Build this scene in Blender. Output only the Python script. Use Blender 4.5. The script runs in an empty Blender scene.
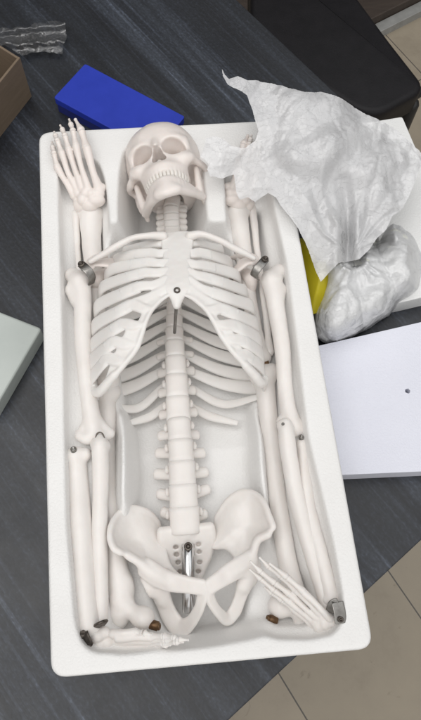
import bpy, math, random
import numpy as np
from mathutils import Vector, Matrix, Euler
from mathutils.geometry import delaunay_2d_cdt

random.seed(7)
rng = np.random.default_rng(11)
scene = bpy.context.scene
COL = scene.collection

# ------------------------------------------------------------------ camera
CAM_LOC = np.array([-0.0199, -0.2115, 0.6324])
CAM_EUL = (0.3604, -0.0394, -0.1045)
FPX = 650.0                      # focal length in photo pixels (421 x 720)
cam_d = bpy.data.cameras.new('camera')
cam = bpy.data.objects.new('camera', cam_d)
COL.objects.link(cam)
cam.location = CAM_LOC
cam.rotation_euler = CAM_EUL
cam_d.sensor_fit = 'VERTICAL'
cam_d.sensor_height = 24.0
cam_d.lens = 24.0 * FPX / 720.0
cam_d.clip_start = 0.01
cam_d.clip_end = 50
scene.camera = cam
ROT = np.array(Euler(CAM_EUL, 'XYZ').to_matrix())


ZUP = 0.0


def P(px, py, z):
    """photo pixel + real height above the table (cm) -> point in cm"""
    d = ROT @ np.array([(px - 210.5) / FPX, -(py - 360.0) / FPX, -1.0])
    t = ((z + ZUP) * 0.01 - CAM_LOC[2]) / d[2]
    return (CAM_LOC + d * t) * 100.0


def PP(lst):
    return np.array([P(*q) for q in lst])


# ------------------------------------------------------------------ scene graph helpers
ROOT = {}


def empty(name, label, cat, loc, group=None):
    o = bpy.data.objects.new(name, None)
    COL.objects.link(o)
    o.empty_display_size = 0.02
    o.location = [c * 0.01 for c in loc]
    o['label'] = label
    o['category'] = cat
    if group:
        o['group'] = group
    ROOT[o.name] = np.array(loc, float)
    return o


def obj(name, V, F, mat, parent=None, smooth=True, kind=None, label=None, cat=None, group=None):
    V = np.asarray(V, float)
    r = parent
    off = np.zeros(3)
    while r is not None:
        if r.name in ROOT:
            off = ROOT[r.name]
        r = r.parent
    own = None
    if parent is None:
        own = np.array([(V[:, 0].min() + V[:, 0].max()) / 2, (V[:, 1].min() + V[:, 1].max()) / 2, V[:, 2].min()])
        off = own
    me = bpy.data.meshes.new(name)
    me.from_pydata(((V - off) * 0.01).tolist(), [], [list(map(int, f)) for f in F])
    me.validate()
    me.update()
    o = bpy.data.objects.new(name, me)
    COL.objects.link(o)
    if own is not None:
        o.location = own * 0.01
        ROOT[o.name] = own
    if isinstance(mat, (list, tuple)):
        for m in mat:
            me.materials.append(m)
    else:
        me.materials.append(mat)
    if smooth:
        me.polygons.foreach_set('use_smooth', [True] * len(me.polygons))
    if parent is not None:
        o.parent = parent
    if kind:
        o['kind'] = kind
    if label:
        o['label'] = label
    if cat:
        o['category'] = cat
    if group:
        o['group'] = group
    return o


class MB:
    """collects pieces into ONE mesh"""

    def __init__(s):
        s.V = []
        s.F = []
        s.n = 0

    def add(s, V, F):
        V = np.asarray(V, float)
        s.F += [[i + s.n for i in f] for f in F]
        s.V.append(V)
        s.n += len(V)
        return s

    def build(s, name, mat, parent=None, **k):
        return obj(name, np.concatenate(s.V), s.F, mat, parent, **k)


def catmull(pts, n=8):
    pts = np.asarray(pts, float)
    if len(pts) < 3:
        t = np.linspace(0, 1, n + 1)[:, None]
        return pts[0] * (1 - t) + pts[-1] * t
    Q = np.vstack([2 * pts[0] - pts[1], pts, 2 * pts[-1] - pts[-2]])
    out = []
    for i in range(1, len(Q) - 2):
        p0, p1, p2, p3 = Q[i - 1:i + 3]
        for t in np.arange(n) / n:
            out.append(0.5 * ((2 * p1) + (p2 - p0) * t + (2 * p0 - 5 * p1 + 4 * p2 - p3) * t * t + (-p0 + 3 * p1 - 3 * p2 + p3) * t ** 3))
    out.append(Q[-2])
    return np.array(out)


def sweep(pts, a, b=None, up=(0, 0, 1), seg=12, n=8, cap=True, sq=2.0, spline=True):
    """tube: half width a along `up`, half width b across; rounded ends"""
    pts = np.asarray(pts, float)
    m = len(pts)
    a = np.full(m, a) if np.isscalar(a) else np.asarray(a, float)
    b = a if b is None else (np.full(m, b) if np.isscalar(b) else np.asarray(b, float))
    if spline:
        A = catmull(np.column_stack([pts, a, b]), n)
    else:
        A = np.column_stack([pts, a, b])
    p, a, b = A[:, :3], np.maximum(A[:, 3], .01), np.maximum(A[:, 4], .01)
    if cap:
        def capd(i, j):
            d = p[i] - p[j]
            d /= np.linalg.norm(d) + 1e-9
            r = min(a[i], b[i])
            q = []
            for ang in (35, 65, 88):
                s_, c_ = math.sin(math.radians(ang)), math.cos(math.radians(ang))
                q.append(np.concatenate([p[i] + d * r * s_ * .8, [a[i] * c_, b[i] * c_]]))
            return q
        A2 = np.column_stack([p, a, b])
        st = capd(0, 1)[::-1]
        en = capd(len(p) - 1, len(p) - 2)
        A2 = np.vstack([st, A2, en])
        p, a, b = A2[:, :3], A2[:, 3], A2[:, 4]
    T = np.gradient(p, axis=0)
    T /= np.linalg.norm(T, axis=1)[:, None] + 1e-9
    up = np.asarray(up, float)
    U = up - (T @ up)[:, None] * T
    nU = np.linalg.norm(U, axis=1)
    for i in range(len(U)):
        if nU[i] < .15:
            U[i] = U[i - 1] - np.dot(U[i - 1], T[i]) * T[i] if i else np.cross(T[i], [1, .3, .1])
        U[i] /= np.linalg.norm(U[i]) + 1e-9
    W = np.cross(T, U)
    th = np.arange(seg) * 2 * math.pi / seg
    ct, sn = np.cos(th), np.sin(th)
    ct = np.sign(ct) * np.abs(ct) ** (2 / sq)
    sn = np.sign(sn) * np.abs(sn) ** (2 / sq)
    V = p[:, None, :] + U[:, None, :] * (a[:, None] * ct)[..., None] + W[:, None, :] * (b[:, None] * sn)[..., None]
    k = len(p)
    F = []
    for i in range(k - 1):
        for j in range(seg):
            j2 = (j + 1) % seg
            F.append([i * seg + j, i * seg + j2, (i + 1) * seg + j2, (i + 1) * seg + j])
    F.append(list(range(seg))[::-1])
    F.append([(k - 1) * seg + j for j in range(seg)])
    return V.reshape(-1, 3), F


# ------------------------------------------------------------------ value noise
def _hash(i, j, k, seed):
    n = (i.astype(np.int64) * 374761393 + j.astype(np.int64) * 668265263 + k.astype(np.int64) * 2147483647 + seed * 974634541) & 0x7fffffff
    n = ((n ^ (n >> 13)) * 1274126177) & 0x7fffffff
    return ((n ^ (n >> 16)) & 0xffff) / 65535.0


def noise(p, seed=0):
    p = np.asarray(p, float)
    f = np.floor(p)
    t = p - f
    t = t * t * (3 - 2 * t)
    i, j, k = f[..., 0], f[..., 1], f[..., 2]
    r = 0
    for a in (0, 1):
        for b in (0, 1):
            for c in (0, 1):
                w = (t[..., 0] if a else 1 - t[..., 0]) * (t[..., 1] if b else 1 - t[..., 1]) * (t[..., 2] if c else 1 - t[..., 2])
                r = r + w * _hash(i + a, j + b, k + c, seed)
    return r * 2 - 1


def crumple(q, seed, n=14, f0=.12, f1=.7, amp=.5, warp=.8):
    """sum of warped triangle folds: facets with sharp creases. q: (N,2) cm"""
    r = np.random.default_rng(seed)
    z = np.zeros(len(q))
    w = np.column_stack([noise(np.column_stack([q * .25, np.full(len(q), s)]), seed + s) for s in (1, 2)]) * warp
    q = q + w
    for i in range(n):
        f = f0 * (f1 / f0) ** (i / (n - 1))
        a = r.uniform(0, math.pi)
        ph = r.uniform(0, 1)
        u = (q @ np.array([math.cos(a), math.sin(a)])) * f + ph
        tri = np.abs((u % 1) - .5) * 2
        tri = np.maximum(tri - .35, 0)
        mask = np.clip(noise(np.column_stack([q * f * .6, np.full(len(q), 7.3 * i)]), seed + 50 + i) * 1.6 + .5, 0, 1)
        z += amp * (f0 / f) ** 1.0 * tri * mask * r.choice([-1, 1])
    return z


def facets(q, seed, cell, lo=-60., n=120):
    """F2 - F1 of jittered cells: flat facets meeting in sharp creases. q (N,2) cm"""
    g = q / cell
    f = np.floor(g)
    d = []
    for a in (-1, 0, 1):
        for b in (-1, 0, 1):
            i, j = f[:, 0] + a, f[:, 1] + b
            k = np.zeros_like(i)
            px = i + .5 + (_hash(i, j, k, seed) - .5) * .95
            py = j + .5 + (_hash(i, j, k, seed + 77) - .5) * .95
            d.append(np.hypot(g[:, 0] - px, g[:, 1] - py))
    d = np.sort(np.array(d), axis=0)
    return (d[1] - d[0]) * cell


def crease(q, seed, octs=((4.2, .26), (2.1, .22), (1.0, .15)), rot=0., stretch=1.):
    c_, s_ = math.cos(rot), math.sin(rot)
    r = np.column_stack([q[:, 0] * c_ + q[:, 1] * s_, (-q[:, 0] * s_ + q[:, 1] * c_) * stretch])
    z = 0
    for o, (cell, am) in enumerate(octs):
        w = np.column_stack([noise(np.column_stack([r / cell * .7, r[:, 0] * 0 + o]), seed + o), noise(np.column_stack([r / cell * .7, r[:, 0] * 0 + o + 9]), seed + o)]) * cell * .3
        m = np.clip(noise(np.column_stack([r / cell * .35, r[:, 0] * 0 + 3 * o]), seed + 20 + o) + .75, .15, 1.4)
        z = z + am * m * facets(r + w, seed + 5 * o, cell)
    return z


# ------------------------------------------------------------------ signed distance modelling + surface nets
class SDF:
    def __init__(s, lo, hi, res):
        s.res = res
        s.lo = np.asarray(lo, float)
        n = np.ceil((np.asarray(hi, float) - s.lo) / res).astype(int) + 1
        s.n = n
        s.far = 6.0
        s.d = np.full(n, s.far, np.float32)
        s.ax = [s.lo[i] + np.arange(n[i]) * res for i in range(3)]

    @classmethod
    def around(cls, pts, pad, res):
        pts = np.asarray(pts)
        return cls(pts.min(0) - pad, pts.max(0) + pad, res)

    def _sl(s, lo, hi):
        a = np.clip(np.floor((np.asarray(lo) - s.lo) / s.res).astype(int), 0, s.n)
        b = np.clip(np.ceil((np.asarray(hi) - s.lo) / s.res).astype(int) + 1, 0, s.n)
        sl = tuple(slice(a[i], b[i]) for i in range(3))
        return sl, s.ax[0][sl[0]][:, None, None], s.ax[1][sl[1]][None, :, None], s.ax[2][sl[2]][None, None, :]

    def _op(s, sl, p, k, sub):
        d = s.d[sl]
        if d.size == 0:
            return
        if sub:
            p = -p
            if k > 0:
                h = np.maximum(k - np.abs(d - p), 0) / k
                s.d[sl] = np.maximum(d, p) + h * h * k * .25
            else:
                s.d[sl] = np.maximum(d, p)
        else:
            if k > 0:
                h = np.maximum(k - np.abs(d - p), 0) / k
                s.d[sl] = np.minimum(d, p) - h * h * k * .25
            else:
                s.d[sl] = np.minimum(d, p)

    def cone(s, a, b, ra, rb=None, k=0., sub=False):
        a, b = np.asarray(a, float), np.asarray(b, float)
        rb = ra if rb is None else rb
        pad = max(ra, rb) + k + getattr(s, 'padx', 0) + 3 * s.res
        sl, X, Y, Z = s._sl(np.minimum(a, b) - pad, np.maximum(a, b) + pad)
        ba = b - a
        L = float(ba @ ba) + 1e-12
        t = np.clip(((X - a[0]) * ba[0] + (Y - a[1]) * ba[1] + (Z - a[2]) * ba[2]) / L, 0, 1)
        dd = np.sqrt((X - a[0] - t * ba[0]) ** 2 + (Y - a[1] - t * ba[1]) ** 2 + (Z - a[2] - t * ba[2]) ** 2) - (ra + (rb - ra) * t)
        s._op(sl, dd, k, sub)
        return s

    def chain(s, pts, r, k=0., n=5, sub=False):
        pts = np.asarray(pts, float)
        r = np.full(len(pts), r) if np.isscalar(r) else np.asarray(r, float)
        A = catmull(np.column_stack([pts, r]), n)
        pad = A[:, 3].max() + k + 3 * s.res
        sl, X, Y, Z = s._sl(A[:, :3].min(0) - pad, A[:, :3].max(0) + pad)
        t_ = SDF.__new__(SDF)
        t_.res, t_.lo = s.res, np.array([X.flat[0], Y.flat[0], Z.flat[0]])
        t_.n = np.array([X.size, Y.size, Z.size])
        t_.ax = [X.ravel(), Y.ravel(), Z.ravel()]
        t_.far = s.far
        t_.d = np.full(t_.n, s.far, np.float32)
        t_.padx = k
        for i in range(len(A) - 1):
            t_.cone(A[i, :3], A[i + 1, :3], A[i, 3], A[i + 1, 3])
        s._op(sl, t_.d, k, sub)
        return s

    def ell(s, c, r, k=0., R=None, sub=False):
        c, r = np.asarray(c, float), np.asarray(r, float)
        pad = r.max() + k + 3 * s.res
        sl, X, Y, Z = s._sl(c - pad, c + pad)
        x, y, z = X - c[0], Y - c[1], Z - c[2]
        if R is not None:
            R = np.asarray(R)
            x, y, z = (R[0, 0] * x + R[1, 0] * y + R[2, 0] * z, R[0, 1] * x + R[1, 1] * y + R[2, 1] * z, R[0, 2] * x + R[1, 2] * y + R[2, 2] * z)
        k0 = np.sqrt((x / r[0]) ** 2 + (y / r[1]) ** 2 + (z / r[2]) ** 2)
        k1 = np.sqrt((x / r[0] ** 2) ** 2 + (y / r[1] ** 2) ** 2 + (z / r[2] ** 2) ** 2) + 1e-6
        s._op(sl, k0 * (k0 - 1) / k1, k, sub)
        return s

    def dust(s, pts, r, sub=False):
        r = np.full(len(pts), r) if np.isscalar(r) else r
        for p, q in zip(pts, r):
            pad = q + 3 * s.res
            sl, X, Y, Z = s._sl(p - pad, p + pad)
            s._op(sl, np.sqrt((X - p[0]) ** 2 + (Y - p[1]) ** 2 + (Z - p[2]) ** 2) - q, 0, sub)
        return s

    def blur(s, n=1):
        d = np.clip(s.d, -6 * s.res, 6 * s.res)
        for _ in range(n):
            for ax in range(3):
                e = np.concatenate([np.take(d, [0], ax), d, np.take(d, [-1], ax)], ax)
                L = d.shape[ax]
                d = (np.take(e, range(L), ax) + 2 * d + np.take(e, range(2, L + 2), ax)) * .25
        s.d = d.astype(np.float32)
        return s

    def band(s, pts, hw, r, nrm, n=8):
        """flat bar: spheres spread across the path"""
        pts = np.asarray(pts, float)
        A = catmull(np.column_stack([pts, hw]), n)
        T = np.gradient(A[:, :3], axis=0)
        q = []
        for a, t in zip(A, T):
            u = np.cross(t, nrm)
            u /= np.linalg.norm(u) + 1e-9
            for w in np.linspace(-1, 1, max(3, int(a[3] / .05))):
                q.append(a[:3] + u * w * max(a[3] - r, .02))
        return s.dust(q, r)

    def mesh(s, wob=.03):
        d = s.d
        sg = d < 0
        n = np.array(d.shape) - 1
        C = [sg[i:n[0] + i, j:n[1] + j, k:n[2] + k] for i in (0, 1) for j in (0, 1) for k in (0, 1)]
        cnt = sum(c.astype(np.int8) for c in C)
        act = (cnt > 0) & (cnt < 8)
        I = np.argwhere(act)
        vid = np.full(n, -1, np.int32)
        vid[act] = np.arange(len(I))
        off = np.array([(i, j, k) for i in (0, 1) for j in (0, 1) for k in (0, 1)])
        val = np.stack([d[I[:, 0] + o[0], I[:, 1] + o[1], I[:, 2] + o[2]] for o in off], 1)
        S = np.zeros((len(I), 3))
        N = np.zeros(len(I))
        for x in range(8):
            for y in range(x + 1, 8):
                if np.abs(off[x] - off[y]).sum() == 1:
                    a, b = val[:, x], val[:, y]
                    m = (a < 0) != (b < 0)
                    t = np.where(m, a / np.where(a == b, 1, a - b), 0)
                    S += (off[x] + t[:, None] * (off[y] - off[x])) * m[:, None]
                    N += m
        V = s.lo + (I + S / N[:, None]) * s.res
        if wob:
            for f_, a_ in ((.9, 1.0), (2.6, .42)):
                V = V + a_ * wob * np.stack([noise(V * f_ + 7.1 * k_, 31 + k_) for k_ in range(3)], 1)
        F = []
        for ax in range(3):
            u, v = (ax + 1) % 3, (ax + 2) % 3
            a = np.take(sg, range(d.shape[ax] - 1), ax)
            b = np.take(sg, range(1, d.shape[ax]), ax)
            E = np.argwhere(a != b)
            E = E[(E[:, u] > 0) & (E[:, v] > 0) & (E[:, u] < n[u]) & (E[:, v] < n[v])]
            ia = a[E[:, 0], E[:, 1], E[:, 2]]
            du = np.zeros(3, int)
            du[u] = 1
            dv = np.zeros(3, int)
            dv[v] = 1
            q = []
            for o in (-du - dv, -dv, 0 * du, -du):
                e = E + o
                q.append(vid[e[:, 0], e[:, 1], e[:, 2]])
            Q = np.stack(q, 1)
            Q[~ia] = Q[~ia][:, ::-1]
            F.append(Q)
        return V, np.concatenate(F)


# ------------------------------------------------------------------ materials
def mat(name):
    m = bpy.data.materials.new(name)
    m.use_nodes = True
    nt = m.node_tree
    return m, nt, nt.nodes['Principled BSDF']


def N(nt, typ, **kw):
    n = nt.nodes.new(typ)
    for k, v in kw.items():
        if k in n.inputs:
            n.inputs[k].default_value = v
        else:
            setattr(n, k, v)
    return n


def L(nt, a, b):
    nt.links.new(a, b)


def ramp(nt, fac, stops):
    r = nt.nodes.new('ShaderNodeValToRGB')
    e = r.color_ramp.elements
    while len(e) < len(stops):
        e.new(.5)
    for el, (p, c) in zip(e, stops):
        el.position = p
        el.color = (*c, 1) if len(c) == 3 else c
    L(nt, fac, r.inputs[0])
    return r.outputs[0]


def noisy(name, c0, c1, scale, rough=.5, bump=.0, bscale=None, sss=0., detail=6, spec=.5, mapscale=None, dist=.001):
    m, nt, b = mat(name)
    tc = N(nt, 'ShaderNodeTexCoord')
    src = tc.outputs['Object']
    if mapscale:
        mp = N(nt, 'ShaderNodeMapping')
        mp.inputs['Scale'].default_value = mapscale
        L(nt, src, mp.inputs[0])
        src = mp.outputs[0]
    t = N(nt, 'ShaderNodeTexNoise', Scale=scale, Detail=detail, Roughness=.6)
    L(nt, src, t.inputs['Vector'])
    L(nt, ramp(nt, t.outputs[0], [(.3, c0), (.7, c1)]), b.inputs['Base Color'])
    b.inputs['Roughness'].default_value = rough
    b.inputs['Specular IOR Level'].default_value = spec
    if sss:
        b.inputs['Subsurface Weight'].default_value = sss
        b.inputs['Subsurface Radius'].default_value = (.004, .0025, .0018)
        b.inputs['Subsurface Scale'].default_value = 1.0
    if bump:
        t2 = N(nt, 'ShaderNodeTexNoise', Scale=bscale or scale * 5, Detail=4)
        L(nt, src, t2.inputs['Vector'])
        bp = N(nt, 'ShaderNodeBump', Strength=bump, Distance=dist)
        L(nt, t2.outputs[0], bp.inputs['Height'])
        L(nt, bp.outputs[0], b.inputs['Normal'])
    return m


BONE = noisy('ivory_plastic', (.80, .757, .722), (.866, .832, .80), 22, rough=.40, bump=.12, bscale=420, sss=.12, dist=.0006)
WARM = noisy('warm_ivory_plastic', (.79, .722, .68), (.855, .792, .752), 22, rough=.42, bump=.12, bscale=420, sss=.12, dist=.0006)
CARTIL = noisy('pale_cartilage_plastic', (.795, .765, .735), (.858, .838, .812), 22, rough=.45, bump=.1, bscale=420, sss=.1, dist=.0006)
TOOTH = noisy('tooth_enamel', (.80, .76, .71), (.84, .80, .75), 60, rough=.3)
STEEL = noisy('steel', (.20, .19, .18), (.36, .35, .33), 120, rough=.28, bump=.1, bscale=600)
STEEL.node_tree.nodes['Principled BSDF'].inputs['Metallic'].default_value = 1
CHROME = noisy('chrome_tube', (.55, .55, .55), (.68, .68, .68), 60, rough=.16)
CHROME.node_tree.nodes['Principled BSDF'].inputs['Metallic'].default_value = 1
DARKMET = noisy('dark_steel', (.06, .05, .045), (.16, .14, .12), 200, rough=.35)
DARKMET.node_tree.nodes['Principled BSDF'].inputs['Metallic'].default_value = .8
BRASS = noisy('browned_brass', (.10, .055, .03), (.20, .12, .06), 250, rough=.4, bump=.3, bscale=500)
BRASS.node_tree.nodes['Principled BSDF'].inputs['Metallic'].default_value = .7


def foam_mat(name, c0, c1):
    m, nt, b = mat(name)
    tc = N(nt, 'ShaderNodeTexCoord')
    v = N(nt, 'ShaderNodeTexVoronoi', Scale=320.)
    v.feature = 'DISTANCE_TO_EDGE'
    L(nt, tc.outputs['Object'], v.inputs['Vector'])
    t = N(nt, 'ShaderNodeTexNoise', Scale=18., Detail=5.)
    L(nt, tc.outputs['Object'], t.inputs['Vector'])
    L(nt, ramp(nt, t.outputs[0], [(.3, c0), (.7, c1)]), b.inputs['Base Color'])
    rm = N(nt, 'ShaderNodeMapRange')
    rm.inputs['From Max'].default_value = .25
    L(nt, v.outputs['Distance'], rm.inputs[0])
    bp = N(nt, 'ShaderNodeBump', Strength=.28, Distance=.0005)
    L(nt, rm.outputs[0], bp.inputs['Height'])
    L(nt, bp.outputs[0], b.inputs['Normal'])
    b.inputs['Roughness'].default_value = .55
    b.inputs['Subsurface Weight'].default_value = .15
    b.inputs['Subsurface Radius'].default_value = (.004, .004, .004)
    return m


FOAM = foam_mat('white_polystyrene', (.835, .825, .81), (.875, .868, .855))
BOARD = foam_mat('bluish_white_board', (.74, .75, .83), (.77, .78, .86))
BOARD2 = foam_mat('white_board', (.80, .80, .79), (.84, .84, .83))
GREYSLAB = noisy('grey_green_slab', (.46, .50, .475), (.54, .58, .55), 14, rough=.35, bump=.05, bscale=200)
BLUE = noisy('blue_card', (.018, .040, .38), (.025, .05, .45), 25, rough=.5, bump=.1, bscale=300, spec=.3)
BLUED = noisy('dark_blue_card', (.012, .02, .14), (.02, .03, .2), 25, rough=.5)
CARD = noisy('brown_cardboard', (.155, .115, .078), (.195, .145, .10), 30, rough=.8, bump=.2, bscale=260, mapscale=(1, 1, 8))
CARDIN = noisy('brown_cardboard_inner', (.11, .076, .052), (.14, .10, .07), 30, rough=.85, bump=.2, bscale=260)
CHAIRM = noisy('black_leatherette', (.006, .0055, .007), (.010, .009, .011), 40, rough=.5, bump=.25, bscale=380, spec=.28)
BLACKM = noisy('black_metal', (.012, .012, .013), (.02, .02, .02), 60, rough=.4)
BROWNW = noisy('dark_brown_wood', (.03, .02, .015), (.05, .036, .027), 12, rough=.5, mapscale=(1, 8, 1))
ALU = noisy('grey_aluminium', (.22, .22, .21), (.30, .30, .29), 40, rough=.45)
YELLOW = noisy('yellow_plastic', (.56, .47, .012), (.66, .57, .02), 20, rough=.4, bump=.2, bscale=90)


def film(name, tint, transp, transl, rough):
    m = bpy.data.materials.new(name)
    m.use_nodes = True
    nt = m.node_tree
    nt.nodes.clear()
    out = N(nt, 'ShaderNodeOutputMaterial')
    d = N(nt, 'ShaderNodeBsdfDiffuse', Color=(*tint, 1))
    tl = N(nt, 'ShaderNodeBsdfTranslucent', Color=(*tint, 1))
    gl = N(nt, 'ShaderNodeBsdfGlossy', Roughness=rough, Color=(.9, .9, .9, 1))
    tr = N(nt, 'ShaderNodeBsdfTransparent')
    tc = N(nt, 'ShaderNodeTexCoord')
    n1 = N(nt, 'ShaderNodeTexNoise', Scale=140., Detail=4.)
    L(nt, tc.outputs['Object'], n1.inputs['Vector'])
    bp0 = N(nt, 'ShaderNodeBump', Strength=.30, Distance=.0008)
    L(nt, n1.outputs[0], bp0.inputs['Height'])
    # fine creases of thin film: warped cell edges at two sizes
    nw = N(nt, 'ShaderNodeTexNoise', Scale=45., Detail=3.)
    L(nt, tc.outputs['Object'], nw.inputs['Vector'])
    va = N(nt, 'ShaderNodeVectorMath', operation='MULTIPLY_ADD')
    L(nt, nw.outputs['Color'], va.inputs[0])
    va.inputs[1].default_value = (.018, .018, .018)
    L(nt, tc.outputs['Object'], va.inputs[2])
    prev = bp0
    for sc_, st_, tilt in ((42., 1., .20), (95., 1., .20), (190., 1., .11)):
        vo = N(nt, 'ShaderNodeTexVoronoi', Scale=sc_)
        vo.feature = 'F1'
        L(nt, va.outputs[0], vo.inputs['Vector'])
        sb = N(nt, 'ShaderNodeVectorMath', operation='SUBTRACT')
        L(nt, va.outputs[0], sb.inputs[0])
        L(nt, vo.outputs['Position'], sb.inputs[1])
        cs = N(nt, 'ShaderNodeVectorMath', operation='SUBTRACT')
        L(nt, vo.outputs['Color'], cs.inputs[0])
        cs.inputs[1].default_value = (.5, .5, .5)
        dt = N(nt, 'ShaderNodeVectorMath', operation='DOT_PRODUCT')
        L(nt, sb.outputs[0], dt.inputs[0])
        L(nt, cs.outputs[0], dt.inputs[1])
        bq = N(nt, 'ShaderNodeBump', Strength=st_, Distance=tilt)
        L(nt, dt.outputs['Value'], bq.inputs['Height'])
        L(nt, prev.outputs[0], bq.inputs['Normal'])
        prev = bq
    bp = prev
    for q in (d, gl):
        L(nt, bp.outputs[0], q.inputs['Normal'])
    m1 = N(nt, 'ShaderNodeMixShader', Fac=transl)
    L(nt, d.outputs[0], m1.inputs[1])
    L(nt, tl.outputs[0], m1.inputs[2])
    m2 = N(nt, 'ShaderNodeMixShader', Fac=transp)
    L(nt, m1.outputs[0], m2.inputs[1])
    L(nt, tr.outputs[0], m2.inputs[2])
    fr = N(nt, 'ShaderNodeFresnel', IOR=1.4)
    L(nt, bp.outputs[0], fr.inputs['Normal'])
    fa = N(nt, 'ShaderNodeMath', operation='ADD')
    L(nt, fr.outputs[0], fa.inputs[0])
    fa.inputs[1].default_value = .03
    m3 = N(nt, 'ShaderNodeMixShader')
    L(nt, fa.outputs[0], m3.inputs[0])
    L(nt, m2.outputs[0], m3.inputs[1])
    L(nt, gl.outputs[0], m3.inputs[2])
    L(nt, m3.outputs[0], out.inputs[0])
    return m


BAGM = film('white_bag_film', (.88, .88, .89), .22, .25, .24)
BAGB = film('white_bag_film_full', (.92, .925, .935), .10, .20, .28)
STUFFED = noisy('pale_wrapped_stuff', (.74, .75, .66), (.86, .86, .85), 28, rough=.7)
CLEAR = film('clear_film', (.9, .9, .9), .93, .3, .10)
CLEAR.node_tree.nodes['Fresnel'].inputs['IOR'].default_value = 1.75

# ------------------------------------------------------------------ floor, table
# table edge directions from two traced points on each edge
e0, e1 = P(400, 560, 0), P(263, 688, 0)          # near right edge
g0, g1 = P(237, 0, 0), P(335, 92, 0)             # far right edge
dirA = (e1 - e0)[:2]
dirA /= np.linalg.norm(dirA)
dirB = (g1 - g0)[:2]
dirB /= np.linalg.norm(dirB)                     # grain runs along this one


def inter(p, d, q, e):
    M = np.array([[d[0], -e[0]], [d[1], -e[1]]])
    t = np.linalg.solve(M, (q - p)[:2])
    return p[:2] + d * t[0]


cornerR = inter(e0, dirA, g0, dirB)
c1 = cornerR + dirA * 150
c2 = cornerR - dirB * 190
c3 = c1 - dirB * 190
GRAIN = math.atan2(dirB[1], dirB[0])


def table_mat():
    m, nt, b = mat('charcoal_wood_laminate')
    tc = N(nt, 'ShaderNodeTexCoord')
    mp0 = N(nt, 'ShaderNodeMapping')
    mp0.inputs['Rotation'].default_value = (0, 0, -GRAIN)
    L(nt, tc.outputs['Object'], mp0.inputs[0])

    def streak(sx, sy, sc, det=3.):
        mp = N(nt, 'ShaderNodeMapping')
        mp.inputs['Scale'].default_value = (sx, sy, 1)
        L(nt, mp0.outputs[0], mp.inputs[0])
        t = N(nt, 'ShaderNodeTexNoise', Scale=sc, Detail=det)
        L(nt, mp.outputs[0], t.inputs['Vector'])
        return t.outputs[0]
    a = streak(1.2, 42, 1.0, 4.)     # wide bands
    c = streak(5, 210, 1.0, 2.)      # fine lines
    d = streak(260, 420, 1.0, 2.)    # speckle
    base = ramp(nt, a, [(.28, (.009, .0105, .0145)), (.52, (.017, .0205, .028)), (.70, (.043, .051, .067))])
    fine = ramp(nt, c, [(.45, (.75, .75, .75)), (.60, (1, 1, 1)), (.70, (1.9, 1.9, 1.9)), (.78, (1, 1, 1))])
    sp = ramp(nt, d, [(.35, (.72, .72, .72)), (.60, (1.1, 1.1, 1.1)), (.72, (1.75, 1.75, 1.8))])
    mx = N(nt, 'ShaderNodeMix', data_type='RGBA', blend_type='MULTIPLY')
    mx.inputs[0].default_value = 1
    L(nt, base, mx.inputs[6])
    L(nt, fine, mx.inputs[7])
    mx2 = N(nt, 'ShaderNodeMix', data_type='RGBA', blend_type='MULTIPLY')
    mx2.inputs[0].default_value = 1
    L(nt, mx.outputs[2], mx2.inputs[6])
    L(nt, sp, mx2.inputs[7])
    L(nt, mx2.outputs[2], b.inputs['Base Color'])
    sm = N(nt, 'ShaderNodeTexNoise', Scale=9., Detail=6., Roughness=.65)
    L(nt, tc.outputs['Object'], sm.inputs['Vector'])
    rr = N(nt, 'ShaderNodeMapRange')
    rr.inputs['From Min'].default_value, rr.inputs['From Max'].default_value = .3, .7
    rr.inputs['To Min'].default_value, rr.inputs['To Max'].default_value = .34, .52
    L(nt, sm.outputs[0], rr.inputs[0])
    L(nt, rr.outputs[0], b.inputs['Roughness'])
    b.inputs['Specular IOR Level'].default_value = .60
    bp = N(nt, 'ShaderNodeBump', Strength=.35, Distance=.0006)
    L(nt, c, bp.inputs['Height'])
    bp2 = N(nt, 'ShaderNodeBump', Strength=.3, Distance=.0004)
    L(nt, d, bp2.inputs['Height'])
    L(nt, bp.outputs[0], bp2.inputs['Normal'])
    L(nt, bp2.outputs[0], b.inputs['Normal'])
    return m


TABLEM = table_mat()
BX = []


def prism(poly, z0, z1, bev=.0, seg=3):
    """extruded polygon (cm) with rounded top edge"""
    poly = np.asarray(poly, float)[:, :2]
    area = 0.5 * np.sum(poly[:, 0] * np.roll(poly[:, 1], -1) - np.roll(poly[:, 0], -1) * poly[:, 1])
    if area < 0:
        poly = poly[::-1]
    n = len(poly)

    def inset(d):
        out = []
        for i in range(n):
            p0, p1, p2 = poly[i - 1], poly[i], poly[(i + 1) % n]
            d1 = (p1 - p0) / (np.linalg.norm(p1 - p0) + 1e-9)
            d2 = (p2 - p1) / (np.linalg.norm(p2 - p1) + 1e-9)
            n1 = np.array([-d1[1], d1[0]])
            n2 = np.array([-d2[1], d2[0]])
            m = n1 + n2
            m /= max(.3, np.dot(m, n1)) + 1e-9
            out.append(p1 + m * d)
        return np.array(out)
    rings = [(0, z0)]
    if bev:
        for i in range(seg + 1):
            a = i / seg * math.pi / 2
            rings.append((bev * (1 - math.cos(a)), z1 - bev + bev * math.sin(a)))
    else:
        rings.append((0, z1))
    V = []
    F = []
    for d, z in rings:
        q = inset(d)
        V += [(x, y, z) for x, y in q]
    for r in range(len(rings) - 1):
        for i in range(n):
            j = (i + 1) % n
            F.append([r * n + i, r * n + j, (r + 1) * n + j, (r + 1) * n + i])
    F.append(list(range(n))[::-1])
    F.append([(len(rings) - 1) * n + i for i in range(n)])
    return np.array(V), F


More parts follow.
